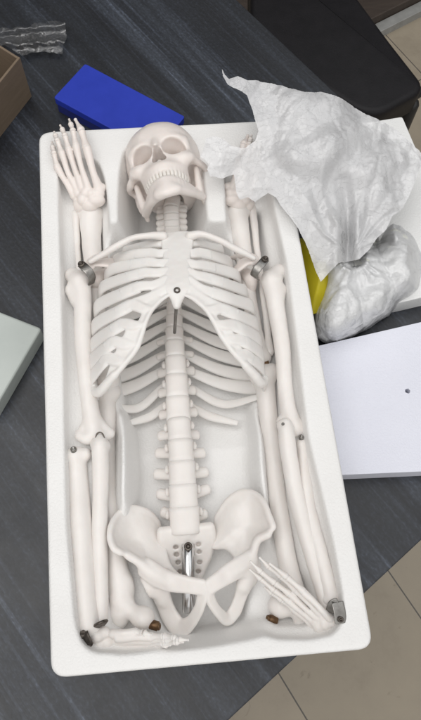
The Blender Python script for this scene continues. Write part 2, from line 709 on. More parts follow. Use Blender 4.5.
def roundpoly(c, r, seg=6):
    """round the corners of a 2-D polygon"""
    c = np.asarray(c, float)[:, :2]
    n = len(c)
    out = []
    for i in range(n):
        p0, p1, p2 = c[i - 1], c[i], c[(i + 1) % n]
        rr = r[i] if not np.isscalar(r) else r
        a = p1 + (p0 - p1) / np.linalg.norm(p0 - p1) * rr
        b = p1 + (p2 - p1) / np.linalg.norm(p2 - p1) * rr
        for t in np.linspace(0, 1, seg + 1):
            out.append((1 - t) ** 2 * a + 2 * t * (1 - t) * p1 + t * t * b)
    return np.array(out)


tb = empty('table', 'charcoal wood grain table top holding the white tray', 'table', (0, 0, -75))
V, F = prism(roundpoly([cornerR, c1, c3, c2], 1.2), -2.6, 0, .15)
obj('table_top', V, F, TABLEM, tb, smooth=False)
ctr = (cornerR + c1 + c2 + c3) / 4
for c in (cornerR, c1, c2, c3):
    q = c + (ctr - c) * .10
    V, F = prism([q + (-2.2, -2.2), q + (2.2, -2.2), q + (2.2, 2.2), q + (-2.2, 2.2)], -75, -2.61, .2)
    obj('leg', V, F, BLACKM, tb, smooth=False)


def floor_mat():
    m, nt, b = mat('beige_floor_tiles')
    j0, j1 = P(387, 572, -75), P(421, 615, -75)
    k0, k1 = P(280, 672, -75), P(305, 720, -75)
    dj = ((j1 - j0) / np.linalg.norm(j1 - j0) + (k1 - k0) / np.linalg.norm(k1 - k0))[:2]
    dj /= np.linalg.norm(dj)
    nj = np.array([-dj[1], dj[0]])
    a, c = (j0 + j1)[:2] / 2 @ nj, (k0 + k1)[:2] / 2 @ nj
    step = abs(a - c) * .01
    ang = math.atan2(dj[1], dj[0])
    tc = N(nt, 'ShaderNodeTexCoord')
    mp = N(nt, 'ShaderNodeMapping')
    mp.vector_type = 'TEXTURE'
    mp.inputs['Rotation'].default_value = (0, 0, ang)
    mp.inputs['Location'].default_value = (nj[0] * a * .01 + .27 * dj[0], nj[1] * a * .01 + .27 * dj[1], 0)
    L(nt, tc.outputs['Object'], mp.inputs[0])
    br = N(nt, 'ShaderNodeTexBrick', Scale=1.0)
    br.offset = .5
    br.inputs['Mortar Size'].default_value = .0016
    br.inputs['Mortar Smooth'].default_value = .2
    br.inputs['Brick Width'].default_value = step * 2
    br.inputs['Row Height'].default_value = step
    br.inputs['Color1'].default_value = (.315, .27, .205, 1)
    br.inputs['Color2'].default_value = (.335, .285, .218, 1)
    br.inputs['Mortar'].default_value = (.09, .08, .068, 1)
    L(nt, mp.outputs[0], br.inputs['Vector'])
    t = N(nt, 'ShaderNodeTexNoise', Scale=6., Detail=8., Roughness=.7)
    L(nt, tc.outputs['Object'], t.inputs['Vector'])
    w = ramp(nt, t.outputs[0], [(.30, (.82, .81, .80)), (.5, (1, 1, 1)), (.7, (1.08, 1.08, 1.07))])
    t3 = N(nt, 'ShaderNodeTexNoise', Scale=22., Detail=6., Roughness=.6, Distortion=1.5)
    L(nt, tc.outputs['Object'], t3.inputs['Vector'])
    w3 = ramp(nt, t3.outputs[0], [(.64, (1, 1, 1)), (.72, (.72, .70, .68))])
    mx = N(nt, 'ShaderNodeMix', data_type='RGBA', blend_type='MULTIPLY')
    mx.inputs[0].default_value = 1
    L(nt, br.outputs[0], mx.inputs[6])
    L(nt, w, mx.inputs[7])
    mx2 = N(nt, 'ShaderNodeMix', data_type='RGBA', blend_type='MULTIPLY')
    mx2.inputs[0].default_value = 1
    L(nt, mx.outputs[2], mx2.inputs[6])
    L(nt, w3, mx2.inputs[7])
    L(nt, mx2.outputs[2], b.inputs['Base Color'])
    b.inputs['Roughness'].default_value = .35
    return m


obj('floor', [(-300, -300, -75), (300, -300, -75), (300, 300, -75), (-300, 300, -75)], [[0, 1, 2, 3]], floor_mat(), smooth=False, kind='structure')
bpy.data.objects['floor'].location = (0, 0, -.75)

# ------------------------------------------------------------------ tray (carved polystyrene)
RIM = 8.5
FL = 2.0


def poly_sd(poly, X, Y):
    """signed distance to polygon on a 2-D grid"""
    d = np.full(np.broadcast(X, Y).shape, 1e9)
    s = np.ones(d.shape)
    n = len(poly)
    for i in range(n):
        a, b = poly[i], poly[i - 1]
        e = b - a
        wx, wy = X - a[0], Y - a[1]
        t = np.clip((wx * e[0] + wy * e[1]) / (e @ e + 1e-12), 0, 1)
        d = np.minimum(d, (wx - e[0] * t) ** 2 + (wy - e[1] * t) ** 2)
        c1_ = Y >= a[1]
        c2_ = Y < b[1]
        c3_ = e[0] * wy > e[1] * wx
        al = (c1_ & c2_ & c3_) | (~c1_ & ~c2_ & ~c3_)
        s = np.where(al, -s, s)
    return s * np.sqrt(d)


def poly_px(l, z=RIM, r=1.0):
    return roundpoly(PP([(x, y, z) for x, y in l]), r, 5)


tray_out = roundpoly(PP([(38, 131, RIM), (279, 119, RIM), (375, 649, RIM), (50, 679, RIM)]), 1.25, 8)
G = SDF(np.append(tray_out.min(0) - .6, -.3), np.append(tray_out.max(0) + .6, RIM + .5), .125)
X2, Y2 = G.ax[0][:, None], G.ax[1][None, :]
Z3 = G.ax[2][None, None, :]


def smax(a, b, k):
    h = np.maximum(k - np.abs(a - b), 0) / k
    return np.maximum(a, b) + h * h * k * .25


def smin(a, b, k):
    h = np.maximum(k - np.abs(a - b), 0) / k
    return np.minimum(a, b) - h * h * k * .25


po = poly_sd(tray_out, X2, Y2)[:, :, None]
body = smax(po + (RIM - Z3) * .03, np.abs(Z3 - RIM / 2) - RIM / 2, .38)


def pit(l, zf, draft=.16, r=1.0, zref=RIM, round_=.9):
    p = poly_sd(poly_px(l, zref, r), X2, Y2)[:, :, None]
    return smax(p - (Z3 - RIM) * draft, zf - Z3, round_)


leftarm = [(57, 156), (97, 158), (106, 182), (110, 240), (116, 330), (119, 420), (118, 500), (140, 560), (160, 612), (160, 645), (128, 653), (86, 653), (75, 628), (66, 520), (63, 380), (60, 260)]
rightarm = [(222, 150), (262, 150), (277, 220), (287, 265), (297, 340), (308, 435), (321, 490), (333, 540), (344, 600), (341, 632), (318, 639), (268, 638), (256, 615), (262, 560), (270, 500), (264, 440), (255, 380), (246, 320), (236, 260), (228, 225)]
leftleg = [(66, 205), (106, 205), (112, 300), (124, 400), (122, 500), (138, 560), (160, 608), (158, 636), (104, 636), (92, 540), (88, 400), (70, 300)]
rightleg = [(226, 205), (266, 200), (282, 300), (288, 400), (298, 500), (318, 600), (316, 634), (266, 634), (266, 600), (262, 560), (262, 500), (258, 440), (244, 380), (234, 300)]
head = [(124, 146), (150, 138), (190, 140), (203, 165), (206, 200), (210, 245), (200, 262), (140, 262), (118, 240), (117, 200), (119, 168)]
torso = [(108, 244), (232, 242), (250, 280), (258, 340), (264, 400), (262, 470), (272, 520), (264, 575), (258, 633), (210, 643), (160, 647), (140, 610), (128, 560), (122, 520), (128, 480), (124, 440), (112, 410), (100, 340), (102, 280)]
# the floor of the middle hollow rises gently under the waist
zfl = np.interp(-Y2, [-P(180, q, 2)[1] for q in (380, 425, 455, 500, 545, 570)], [1.7, 1.9, 2.8, 2.9, 2.6, 2.3])[:, :, None]
recess = [(100, 250), (260, 248), (282, 320), (262, 402), (112, 408), (88, 340), (84, 300)]
hips = [(112, 512), (128, 498), (240, 486), (268, 486), (288, 540), (326, 575), (330, 627), (250, 637), (190, 647), (150, 651), (110, 652), (98, 590)]
cav = pit(leftarm, 6.4, .10, 1.2)
for pl, zf, dr, zr in ((rightarm, 6.4, .10, RIM), (leftleg, 4.2, .22, 6.6), (rightleg, 4.2, .22, 6.6), (head, 1.8, .30, RIM), (torso, zfl, .24, 4.5), (recess, 4.0, .2, RIM), (hips, 4.0, .3, RIM)):
    cav = smin(cav, pit(pl, zf, dr, 1.2, zr), .7)
G.d = smax(body, -cav, .28).astype(np.float32)
rdent = np.random.default_rng(5)
for k in range(46):
    e_ = k % len(tray_out)
    p_ = tray_out[e_] + (tray_out[(e_ + 1) % len(tray_out)] - tray_out[e_]) * rdent.uniform()
    G.ell((p_[0], p_[1], RIM + rdent.uniform(-.12, .05)), (rdent.uniform(.10, .3), rdent.uniform(.10, .3), rdent.uniform(.06, .14)), .06, sub=True)
G.blur(1)
V, F = G.mesh(0)
tray = obj('foam_tray', V, F, FOAM, label='long white moulded polystyrene tray in which the skeleton lies', cat='tray')
del G, cav, body, po

# ------------------------------------------------------------------ bone helpers
RES = .075


def bone(name, parent, parts, pad=2.0, res=RES, blur=1, m=None, subs=(), label=None):
    """parts: list of (points, radii, k); builds one smooth bone"""
    allp = np.concatenate([np.asarray(p[0], float) for p in parts])
    g = SDF.around(allp, pad, res)
    for p in parts:
        g.chain(p[0], p[1], p[2] if len(p) > 2 else .3)
    for c, r, k in subs:
        g.ell(c, r, k, sub=True)
    if blur:
        g.blur(blur)
    V, F = g.mesh()
    return obj(name, V, F, m or BONE, parent, label=label)


def cyl(a, b, r, seg=18, ch=.04):
    a, b = np.asarray(a, float), np.asarray(b, float)
    d = (b - a) / np.linalg.norm(b - a)
    up = (0, 0, 1) if abs(d[2]) < .8 else (0, 1, 0)
    pts = [a, a + d * .001, a + d * ch, b - d * ch, b - d * .001, b]
    return sweep(pts, [r * .02 + r - ch * 1.2, r - ch, r, r, r - ch, r - ch * 1.2], up=up, seg=seg, cap=False, spline=False)


def screw_head(p, n, r, h=.18):
    """socket screw: cylinder with a hex recess, cross slot"""
    p, n = np.asarray(p, float), np.asarray(n, float)
    n = n / np.linalg.norm(n)
    u = np.cross(n, [0.2, 1, .1])
    u /= np.linalg.norm(u)
    w = np.cross(n, u)
    seg = 18
    th = np.arange(seg) * 2 * math.pi / seg
    prof = [(r, -h), (r, h * .6), (r * .88, h), (r * .55, h), (r * .5, h * .1), (r * .05, h * .05)]
    V = []
    for rr, hh in prof:
        for t in th:
            rad = rr
            if rr <= r * .55 and rr > r * .1:
                rad = rr / max(.86, abs(math.cos(((t + .2) % (math.pi / 3)) - math.pi / 6))) * .9
            V.append(p + (u * math.cos(t) + w * math.sin(t)) * rad + n * hh)
    F = []
    for i in range(len(prof) - 1):
        for j in range(seg):
            j2 = (j + 1) % seg
            F.append([i * seg + j, i * seg + j2, (i + 1) * seg + j2, (i + 1) * seg + j])
    F.append([(len(prof) - 1) * seg + j for j in range(seg)])
    F.append(list(range(seg))[::-1])
    return np.array(V), F


def strap(pts, w, t, up):
    return sweep(pts, w, t, up=up, seg=16, n=6, sq=5.0)


def fan(outline, center, power=1.7, sp=.11, r0=.13, r1=.2, bow=None):
    """curved plate: dust of spheres spreading from centre to a closed outline"""
    o = np.asarray(outline)
    o = catmull(np.vstack([o, o[:1]]), 12)
    c = np.asarray(center)
    pts = []
    rad = []
    R = np.linalg.norm(o - c, axis=1).max()
    for t in np.arange(0, 1.0001, sp / R):
        q = c + (o - c) * t
        q[:, 2] = c[2] + (o[:, 2] - c[2]) * t ** power
        step = max(1, int(sp / (R * max(t, .02) * 2 * math.pi / len(o)) + .3))
        q = q[::step]
        pts.append(q)
        rad.append(np.full(len(q), r0 + (r1 - r0) * t ** 4))
    return np.concatenate(pts), np.concatenate(rad)


# ------------------------------------------------------------------ THE SKELETON
SK = empty('skeleton', 'white plastic teaching skeleton lying face up, torso and arms in the foam tray', 'skeleton model', P(185, 430, FL))

# ---- skull, local cm: x sideways, y to the vertex, z to the face
def skull_matrix():
    roll, pitch, yaw = math.radians(7.5), math.radians(-6), math.radians(-12)
    R = Matrix.Rotation(roll, 3, 'Z') @ Matrix.Rotation(yaw, 3, 'Y') @ Matrix.Rotation(pitch, 3, 'X')
    R = np.array(R)
    target = P(154.5, 141, 11.3)
    R = R * 1.06
    loc = target - R @ np.array([0, .35, 3.75])
    return R, loc


SKR, SKL = skull_matrix()


def skull_pt(p):
    return np.asarray(p) @ SKR.T + SKL


g = SDF((-4.8, -5.2, -6), (4.8, 5.6, 5.2), .07)
g.ell((0, .95, -.9), (3.8, 3.55, 4.35))
g.ell((0, 1.25, 1.3), (3.15, 2.75, 2.45), .9)
g.ell((0, -.9, -2.0), (2.9, 2.2, 2.8), .9)
for s in (-1, 1):
    g.ell((s * 4.0, -.1, 1.75), (.9, 1.6, 1.0), .7, sub=True)            # temporal hollow
g.ell((0, -.75, 1.7), (2.55, 2.0, 1.85), .7)                             # mid face
for s in (-1, 1):
    g.ell((s * 1.3, .55, 2.75), (1.3, .45, .75), .5)                     # brow
    g.chain([(s * 2.55, .45, 2.35), (s * 2.62, -.45, 2.15), (s * 2.6, -1.3, 2.3)], [.34, .32, .45], .5)  # outer orbit wall
    g.ell((s * 1.9, -1.65, 2.45), (1.05, .75, .85), .5)                  # cheek
    g.chain([(s * 2.55, -1.55, 2.2), (s * 3.45, -1.6, 1.2), (s * 3.75, -1.4, .2), (s * 3.4, -1.2, -.8)], [.5, .33, .29, .32], .4)  # arch
    g.ell((s * 2.9, -2.2, -1.0), (.75, 1.15, .8), .5)                    # mastoid
g.chain([(0, .5, 3.35), (0, -.05, 3.72), (0, -.45, 3.95)], [.42, .34, .24], .45)    # nasal bones
g.ell((0, -2.1, 1.9), (1.95, 1.45, 1.75), .6)
arc_u = [(1.72 * math.sin(t), -2.75, 1.35 + 2.2 * math.cos(t)) for t in np.linspace(-1.75, 1.75, 15)]
g.chain(arc_u, .52, .6)
g.chain([(x * .97, y - .38, z * .98 + .03) for x, y, z in arc_u], .40, .3)
g.ell((0, -3.2, .3), (1.15, .9, 2.2), .4, sub=True)                      # palate
g.ell((0, -2.6, -1.6), (.9, .8, .9), .3, sub=True)
for s in (-1, 1):
    Ro = np.array(Matrix.Rotation(math.radians(s * -20), 3, 'Y') @ Matrix.Rotation(math.radians(s * -14), 3, 'Z'))
    g.ell((s * 1.50, -.42, 3.05), (.93, .88, 1.5), .25, Ro, sub=True)    # orbit
    g.ell((s * 1.32, -.42, 1.9), (.68, .62, 1.3), .3, Ro, sub=True)
    g.ell((s * 1.15, -.40, .9), (.45, .42, 1.2), .2, Ro, sub=True)
    g.ell((s * .31, -1.60, 3.2), (.35, .48, 1.7), .07, sub=True)         # nose
    g.ell((s * .18, -1.02, 3.3), (.28, .64, 1.5), .07, sub=True)
    g.ell((s * 2.75, -2.45, 1.4), (.5, .7, .9), .4, sub=True)            # behind the cheek
g.ell((0, -1.35, 1.1), (.85, .95, 1.7), .1, sub=True)                   # hollow behind the nose
g.chain([(0, -.75, 3.3), (0, -1.9, 3.1)], .07, .06)                    # septum
g.chain([(0, -2.1, 3.5), (0, -2.05, 3.65)], [.16, .1], .2)               # nasal spine
for t in np.linspace(-1.2, 1.2, 14):                                     # root eminences
    x, z = 1.86 * math.sin(t), 1.45 + 2.34 * math.cos(t)
    g.cone((x * .98, -2.6, z * .98), (x, -3.3, z), .12, .15, .2)
g.blur(1)
V, F = g.mesh()
skull = obj('skull', skull_pt(V), F, WARM, SK)
# teeth: one strip of tooth shapes per jaw
def tooth_row(y0, y1, rx, rz, zc, name, parent):
    mb = MB()
    ts = np.linspace(-1.5, 1.5, 17)
    for i in range(16):
        t = (ts[i] + ts[i + 1]) / 2
        w = .5 * np.linalg.norm([rx * (math.sin(ts[i + 1]) - math.sin(ts[i])), rz * (math.cos(ts[i + 1]) - math.cos(ts[i]))])
        c = np.array([rx * math.sin(t), 0, zc + rz * math.cos(t)])
        tang = np.array([rx * math.cos(t), 0, -rz * math.sin(t)])
        thick = .2 + .1 * abs(t)
        p = [c + (0, y0, 0), c + (0, (y0 + y1) / 2, 0), c + (0, y1, 0)]
        V, F = sweep([skull_pt(q) for q in p], [w * .92, w * 1.04, w * 1.0], [thick, thick, thick * .7], up=SKR @ (tang / np.linalg.norm(tang)), seg=12, n=3, sq=3.2)
        mb.add(V, F)
    return mb.build(name, TOOTH, parent)
tooth_row(-3.2, -3.88, 1.78, 2.26, 1.42, 'upper_teeth', skull)

# ---- mandible
g = SDF((-4.2, -7.4, -2.2), (4.2, -.4, 5.2), .07)
bodyU, bodyL = [], []
for t in np.linspace(0, 1, 40):
    for s in (-1, 1):
        x = s * (2.05 * math.sin(t * 1.25) + .75 * t ** 2.2)
        z = 1.05 + 2.75 * math.cos(t * 1.55) - .9 * t ** 2
        top = np.array([x * .93, -4.42 + .25 * t, z - .02])
        bot = np.array([x * 1.03, -5.85 + 1.35 * t ** 1.5, z - .08 * (1 - t)])
        for u in np.linspace(0, 1, 16):
            q = top * (1 - u) + bot * u
            r = .36 + .02 * u
            bodyU.append((q, r))
g.dust([q for q, _ in bodyU], np.array([r for _, r in bodyU]))
for s in (-1, 1):
    ram = []
    for u in np.linspace(0, 1, 26):
        for v in np.linspace(0, 1, 16):
            fr = np.array([s * (2.65 + .30 * u), -4.3 + 2.5 * u, .75 + .25 * u])
            bk = np.array([s * (2.85 + .5 * u), -4.55 + 2.75 * u, -.75 - .25 * u])
            if u > .8 and .3 < v < .72:
                continue
            ram.append(fr * (1 - v) + bk * v)
    g.dust(ram, .21)
    g.chain([(s * 2.75, -4.1, .8), (s * 2.9, -2.7, .95), (s * 2.95, -1.45, 1.0)], [.34, .27, .13], .3)   # coronoid
    g.chain([(s * 3.2, -3.2, -.8), (s * 3.35, -2.2, -.95), (s * 3.3, -1.7, -.95)], [.25, .25, .35], .3)  # condyle
    g.ell((s * .7, -5.6, 3.6), (.45, .35, .28), .5)
g.ell((0, -5.45, 3.65), (.5, .45, .24), .6)
for t in np.linspace(-1.1, 1.1, 12):
    x, z = 1.74 * math.sin(t), 1.5 + 2.2 * math.cos(t)
    g.cone((x * 1.05, -4.4, z + .14), (x * 1.04, -5.1, z + .12), .14, .1, .2)
g.blur(2)
V, F = g.mesh()
jaw = obj('mandible', skull_pt(V), F, WARM, SK)
tooth_row(-4.62, -3.93, 1.78, 2.26, 1.42, 'lower_teeth', jaw)

# ---- spine
UPV = (0, 0, 1)


def vertebra(c, c2, w, dpt, tp=None, zt=-1.0, spin=1.0, name='vertebra'):
    """body between two points of the spine's line; tp = pair of transverse-process tips"""
    c, c2 = np.asarray(c, float), np.asarray(c2, float)
    d = (c2 - c)
    Ln = np.linalg.norm(d)
    d = d / Ln
    mb = MB()
    a = c + d * .006
    b = c2 - d * .006
    pts = [a - d * .06, a - d * .0, a + d * .03, a + d * Ln * .2, (a + b) / 2, b - d * Ln * .2, b - d * .03, b, b + d * .06]
    k = np.array([.94, .955, 1.0, .985, .97, .985, 1.0, .955, .94])
    mb.add(*sweep(pts, dpt * k, w * k, up=UPV, seg=28, cap=False, spline=False, sq=2.3))
    m = (a + b) / 2 + np.array([0, 0, -dpt * .9])
    if tp is not None:
        for q in tp:
            q = np.asarray(q, float)
            mid = m * .35 + q * .65
            mb.add(*sweep([m, mid, q], [.45, .34 + .16 * spin * (w > 1), .36 + .14 * (w > 1)], [.38, .28, .32], up=d, seg=12))
    if tp is not None and w > 1:
        for s_ in (-1, 1):
            a_ = (a + b) / 2 + np.array([s_ * (w + .12), 0, -.75]) - d * Ln * .30
            mb.add(*sweep([a_ + d * .22, a_, a_ - d * .26], [.20, .25, .18], [.2, .24, .16], up=UPV, seg=10))
    sp = m + np.array([0, 0, -1.0 * spin]) - d * .0
    mb.add(*sweep([m, sp], [.5, .45], [.22, .16], up=d, seg=10))
    return mb.build(name, BONE, SK)


# boundaries between bodies, photo px + height of body centre
spn = [(171.0, 208, 6.9), (171.3, 214.5, 6.8), (171.6, 220.5, 6.6), (172.0, 226.5, 6.3), (172.5, 233, 5.9),
       (173, 241, 5.4), (173.2, 250, 5.0), (173.4, 259.5, 4.6), (173.5, 270, 4.3), (173.7, 281, 4.1), (173.8, 292.5, 4.0), (174, 304.5, 4.0), (174.2, 317, 4.1), (174.4, 329.5, 4.3),
       (174.6, 342.5, 4.6), (175.4, 358, 4.9), (176.4, 376, 5.15), (177.5, 398, 5.35),
       (178.6, 420.5, 5.55), (180.2, 441, 5.7), (181.6, 462, 5.75), (182.8, 485, 5.7), (184, 507, 5.5), (185.4, 533, 5.0)]
# cervical up to the skull base
base = skull_pt([(0, -2.2, -1.5)])[0]
c_low = P(*spn[0])
up3 = [base + (c_low - base) * t for t in (0, .36, .68)]
B = [*up3, *[P(*q) for q in spn]]
nB = len(B)
TPL = {0: (160, 436), 1: (157.5, 453), 2: (156, 474), 3: (159, 494), 4: (163, 512)}
TPR = {0: (197, 435), 1: (203, 453), 2: (206, 472), 3: (208, 489), 4: (205, 514)}
for i in range(nB - 1):
    lum = i - (nB - 6)
    f = i / (nB - 2)
    if lum >= 0:
        w = [1.08, 1.14, 1.20, 1.26, 1.34][lum]
        tp = [P(*TPL[lum], 3.9), P(*TPR[lum], 3.9)]
        vertebra(B[i], B[i + 1], w, .95, tp)
    elif i < 7:
        mid = (B[i] + B[i + 1]) / 2
        tp = [mid + (s * 1.35, -.15, -.75) for s in (-1, 1)]
        vertebra(B[i], B[i + 1], .80, .60, tp, spin=.7)
    else:
        mid = (B[i] + B[i + 1]) / 2
        tp = [mid + (s * 1.6, 0, -1.5) for s in (-1, 1)]
        vertebra(B[i], B[i + 1], .66 + .40 * max(0, (i - 12)) / 7, .75, tp, spin=.9)

# ---- sternum
g = SDF.around(PP([(160, 228, 10), (192, 312, 12)]), 1.2, .075)
stn = [(177.3, 234, 9.7), (177.3, 241, 10.1), (177, 251, 10.5), (176.8, 262, 10.8), (177, 275, 11.1), (177.2, 288, 11.3), (177, 297, 11.3), (176.6, 306, 11.1)]
hw = [1.30, 1.50, 1.35, 1.22, 1.22, 1.20, .62, .28]
A = catmull(np.column_stack([PP(stn), hw]), 8)
pts = []
for q in A:
    for u in np.linspace(-1, 1, 19):
        pts.append(q[:3] + np.array([u * (q[3] - .22), 0, -.10 * u * u]))
g.dust(pts, .26)
g.blur(2)
V, F = g.mesh()
stern = obj('sternum', V, F, CARTIL, SK)
sp_ = P(177, 290.5, 11.55)
mb = MB()
mb.add(*screw_head(sp_, (0, -.1, 1), .30, .16))
mb.build('sternum_screw', DARKMET, SK)
mb = MB()
mb.add(*cyl(P(176.5, 303, 10.6), P(174.5, 333, 6.2), .15))
mb.build('sternum_bolt', STEEL, SK)

# ---- ribs.  side -1 = viewer's left
YAX = np.array([0, 1.0, 0])
headsY = [250, 261, 273, 286, 299, 312, 325, 338, 353, 368, 385, 404]


def spine_x(y):
    ys = [q[1] for q in spn]
    xs = [q[0] for q in spn]
    return float(np.interp(y, ys, xs))


def spine_z(y):
    return float(np.interp(y, [q[1] for q in spn], [q[2] for q in spn]))


# lateral extreme (px, py), then front points up to the cartilage (px, py, z)
RL = {
    1: ((124, 252), [(128, 250, 8.0), (141, 246, 8.9), (152, 244.5, 9.4)]),
    2: ((114, 263), [(119, 258.5, 8.2), (136, 254.5, 9.4), (150, 253.5, 10.0)]),
    3: ((106, 276), [(112, 269.5, 8.5), (131, 265, 9.9), (147, 262.5, 10.5)]),
    4: ((100, 291), [(106, 285, 8.6), (127, 277.5, 10.2), (144, 273, 10.8)]),
    5: ((95.5, 309), [(103, 302.5, 8.8), (122, 294, 10.4), (139, 287, 11.0)]),
    6: ((93, 328), [(100, 321.5, 9.0), (117, 312.5, 10.5), (131, 305, 11.0)]),
    7: ((92, 346), [(99, 339, 9.0), (112, 330.5, 10.3), (123, 324, 10.8)]),
    8: ((91, 362), [(97, 355.5, 8.9), (106, 348, 10.0), (114, 342, 10.4)]),
    9: ((92, 377), [(96.5, 371, 8.6), (102, 364, 9.5), (107, 358, 9.9)]),
    10: ((94, 388), [(95.5, 391.5, 7.6), (99, 392, 8.3), (104, 387, 9.0)]),
}
RR = {
    1: ((222, 250), [(217, 248, 8.0), (206, 245, 8.9), (199, 243.5, 9.4)]),
    2: ((231, 264), [(225, 260, 8.2), (210, 255, 9.4), (200, 253, 10.0)]),
    3: ((239, 277), [(232, 273, 8.5), (214, 268, 9.9), (202, 265.5, 10.5)]),
    4: ((246, 292), [(240, 289, 8.6), (222, 282.5, 10.2), (205, 277.5, 10.8)]),
    5: ((253, 308), [(248, 304.5, 8.8), (230, 298.5, 10.4), (212, 292.5, 11.0)]),
    6: ((257, 325), [(252, 321.5, 9.0), (237, 315, 10.5), (222, 309, 11.0)]),
    7: ((260, 341), [(255, 336, 9.0), (244, 330, 10.3), (233, 325, 10.8)]),
    8: ((262, 355), [(257.5, 350, 8.9), (249, 344, 10.0), (241, 340, 10.4)]),
    9: ((263, 369), [(259, 364.5, 8.6), (252, 359, 9.5), (247, 355, 9.9)]),
    10: ((264, 379), [(262.8, 382.5, 7.6), (260, 382.5, 8.3), (256, 377, 9.0)]),
}
for side, RT in ((-1, RL), (1, RR)):
    for i in range(1, 11):
        (lx, ly), front = RT[i]
        hy = headsY[i - 1]
        hx = spine_x(hy)
        zl = 6.2 + .25 * min(i, 5) * .6
        zb = max(2.55, spine_z(hy) - 2.1)
        span = (lx - hx)
        pts = [(hx + side * 6, hy, spine_z(hy) - .5), (hx + side * 15, hy + 4, zb + .35),
               (hx + span * .5, hy + (ly - hy) * .28 + 12, zb), (hx + span * .82, hy + (ly - hy) * .6 + 13, zb + .95),
               (hx + span * .98, hy + (ly - hy) * .9 + 7, zl - 1.2), (lx - side * .2, ly, zl + .6)] + front
        q = PP(pts)
        h = (.58 if i < 5 else .65) if i > 1 else .40
        a = [.36, .46, .60, .66, .70, h + .12, h + .05, h, h - .01]
        b = [.22, .21, .20, .19, .19, .19, .19, .19, .19]
        if i == 10:
            q, a, b = q[:6], a[:6], b[:6]
        V, F = sweep(q, a, b, up=YAX, seg=14, n=8, sq=2.4)
        obj('rib', V, F, CARTIL, SK)
for side in (-1, 1):
    for i, tip in ((11, (104, 404) if side < 0 else (262, 396)), (12, (126, 424) if side < 0 else (237, 423))):
        hy = headsY[i - 1]
        hx = spine_x(hy)
        span = tip[0] - hx
        pts = [(hx + side * 9, hy, spine_z(hy) - .4), (hx + side * 16, hy + 4, 3.4), (hx + span * .55, hy + (tip[1] - hy) * .55 + (13 if i == 11 else 2), 2.9), (tip[0], tip[1], 3.3 if i == 12 else 5.2)]
        V, F = sweep(PP(pts), [.34, .40, .44, .26], [.2, .2, .19, .13], up=YAX, seg=14, n=8, sq=2.4)
        obj('rib', V, F, CARTIL, SK)

# ---- costal cartilage
stx = {1: (243, 10.0), 2: (253, 10.5), 3: (263, 10.8), 4: (272, 11.0), 5: (280, 11.15), 6: (287, 11.25), 7: (293, 11.3)}
for side, RT, ex in ((-1, RL, 168), (1, RR, 187)):
    allp = PP([(90 if side < 0 else 180, 232, 8), (175 if side < 0 else 265, 400, 12), (130, 300, 12)] if side < 0 else [(180, 232, 8), (265, 390, 12), (230, 300, 12)])
    g = SDF.around(allp, 1.2, .075)

    def ribbon(pts, hh, thick=.17, kk=.12):
        A = catmull(np.column_stack([PP(pts), hh]), 8)
        q = []
        T = np.gradient(A[:, :3], axis=0)
        T /= np.linalg.norm(T, axis=1)[:, None]
        for a_, t_ in zip(A, T):
            u_ = YAX - np.dot(YAX, t_) * t_
            if np.linalg.norm(u_) < .2:
                u_ = np.array([1., 0, 0])
            u_ /= np.linalg.norm(u_)
            m_ = max(3, int(a_[3] / .06))
            for s_ in np.linspace(-1, 1, m_):
                q.append(a_[:3] + u_ * s_ * max(a_[3] - thick, .02))
        g.dust(q, thick)
    for i in range(1, 7):
        y, z = stx[i]
        f1, f2 = RT[i][1][-2], RT[i][1][-1]
        mid = ((f2[0] + ex) / 2, (f2[1] + y) / 2 + (.6 if i < 5 else 1.6), (f2[2] + z) / 2 + .12)
        ribbon([f1, f2, mid, (ex, y, z)], [.56, .55, .50, .54 if i < 6 else .40] if i > 1 else [.36, .38, .36, .40], .205)
    # lower margin: rib 7 to the sternum, ribs 8 to 10 joining it
    if side < 0:
        mar = [(171, 294, 11.3), (163, 299, 11.35), (152.5, 309, 11.4), (145, 324, 11.3), (138, 345, 10.9), (127, 361, 10.5), (114, 375.5, 9.9), (104, 388, 9.0)]
    else:
        mar = [(182, 294, 11.3), (193, 299, 11.35), (205, 309, 11.4), (214, 322, 11.3), (222, 337, 10.9), (233, 352, 10.5), (246, 366, 9.9), (256, 377.5, 9.0)]
    A = catmull(np.column_stack([PP(mar), [.3, .34, .4, .46, .5, .5, .52, .56]]), 8)
    g.chain(A[::4, :3], A[::4, 3] * .52, .35, 2)
    joins = {6: mar[2], 7: mar[3], 8: mar[4], 9: mar[5], 10: mar[7]}
    for i in (6, 7, 8, 9):
        f1_, f2 = RT[i][1][-2], RT[i][1][-1]
        j = joins[i]
        m1 = (f2[0] * .5 + j[0] * .5, f2[1] * .5 + j[1] * .5 + 1.2, (f2[2] + j[2]) / 2 + .1)
        ribbon([f1_ , f2, m1, j], [.55, .56, .50, .22], .205)
        k2 = mar[max(1, i - 5)]
    tip = [(*RT[10][0], 7.2), *RT[10][1], mar[6]]
    g.chain(PP(tip), [.42, .44, .44, .42, .36], .25)
    # thin web that closes most of the gaps near the margin, leaving slits
    for i in (5, 6, 7, 8, 9):
        ca = np.array([*RT[i][1][1:], joins.get(i, mar[1])], float)
        cb_ = np.array([*RT[i + 1][1][1:], joins[i + 1]], float)
        for u in np.linspace(.66 if i > 6 else .85, 1, 16):
            qa = [np.interp(u * 2, [0, 1, 2], ca[:, k]) for k in range(3)]
            qb = [np.interp(u * 2, [0, 1, 2], cb_[:, k]) for k in range(3)]
            pa, pb = P(*qa), P(*qb)
            g.dust([pa * (1 - v) + pb * v for v in np.linspace(.1, .9, 14)], .17)
    g.blur(2)
    V, F = g.mesh()
    obj('costal_cartilage', V, F, CARTIL, SK)

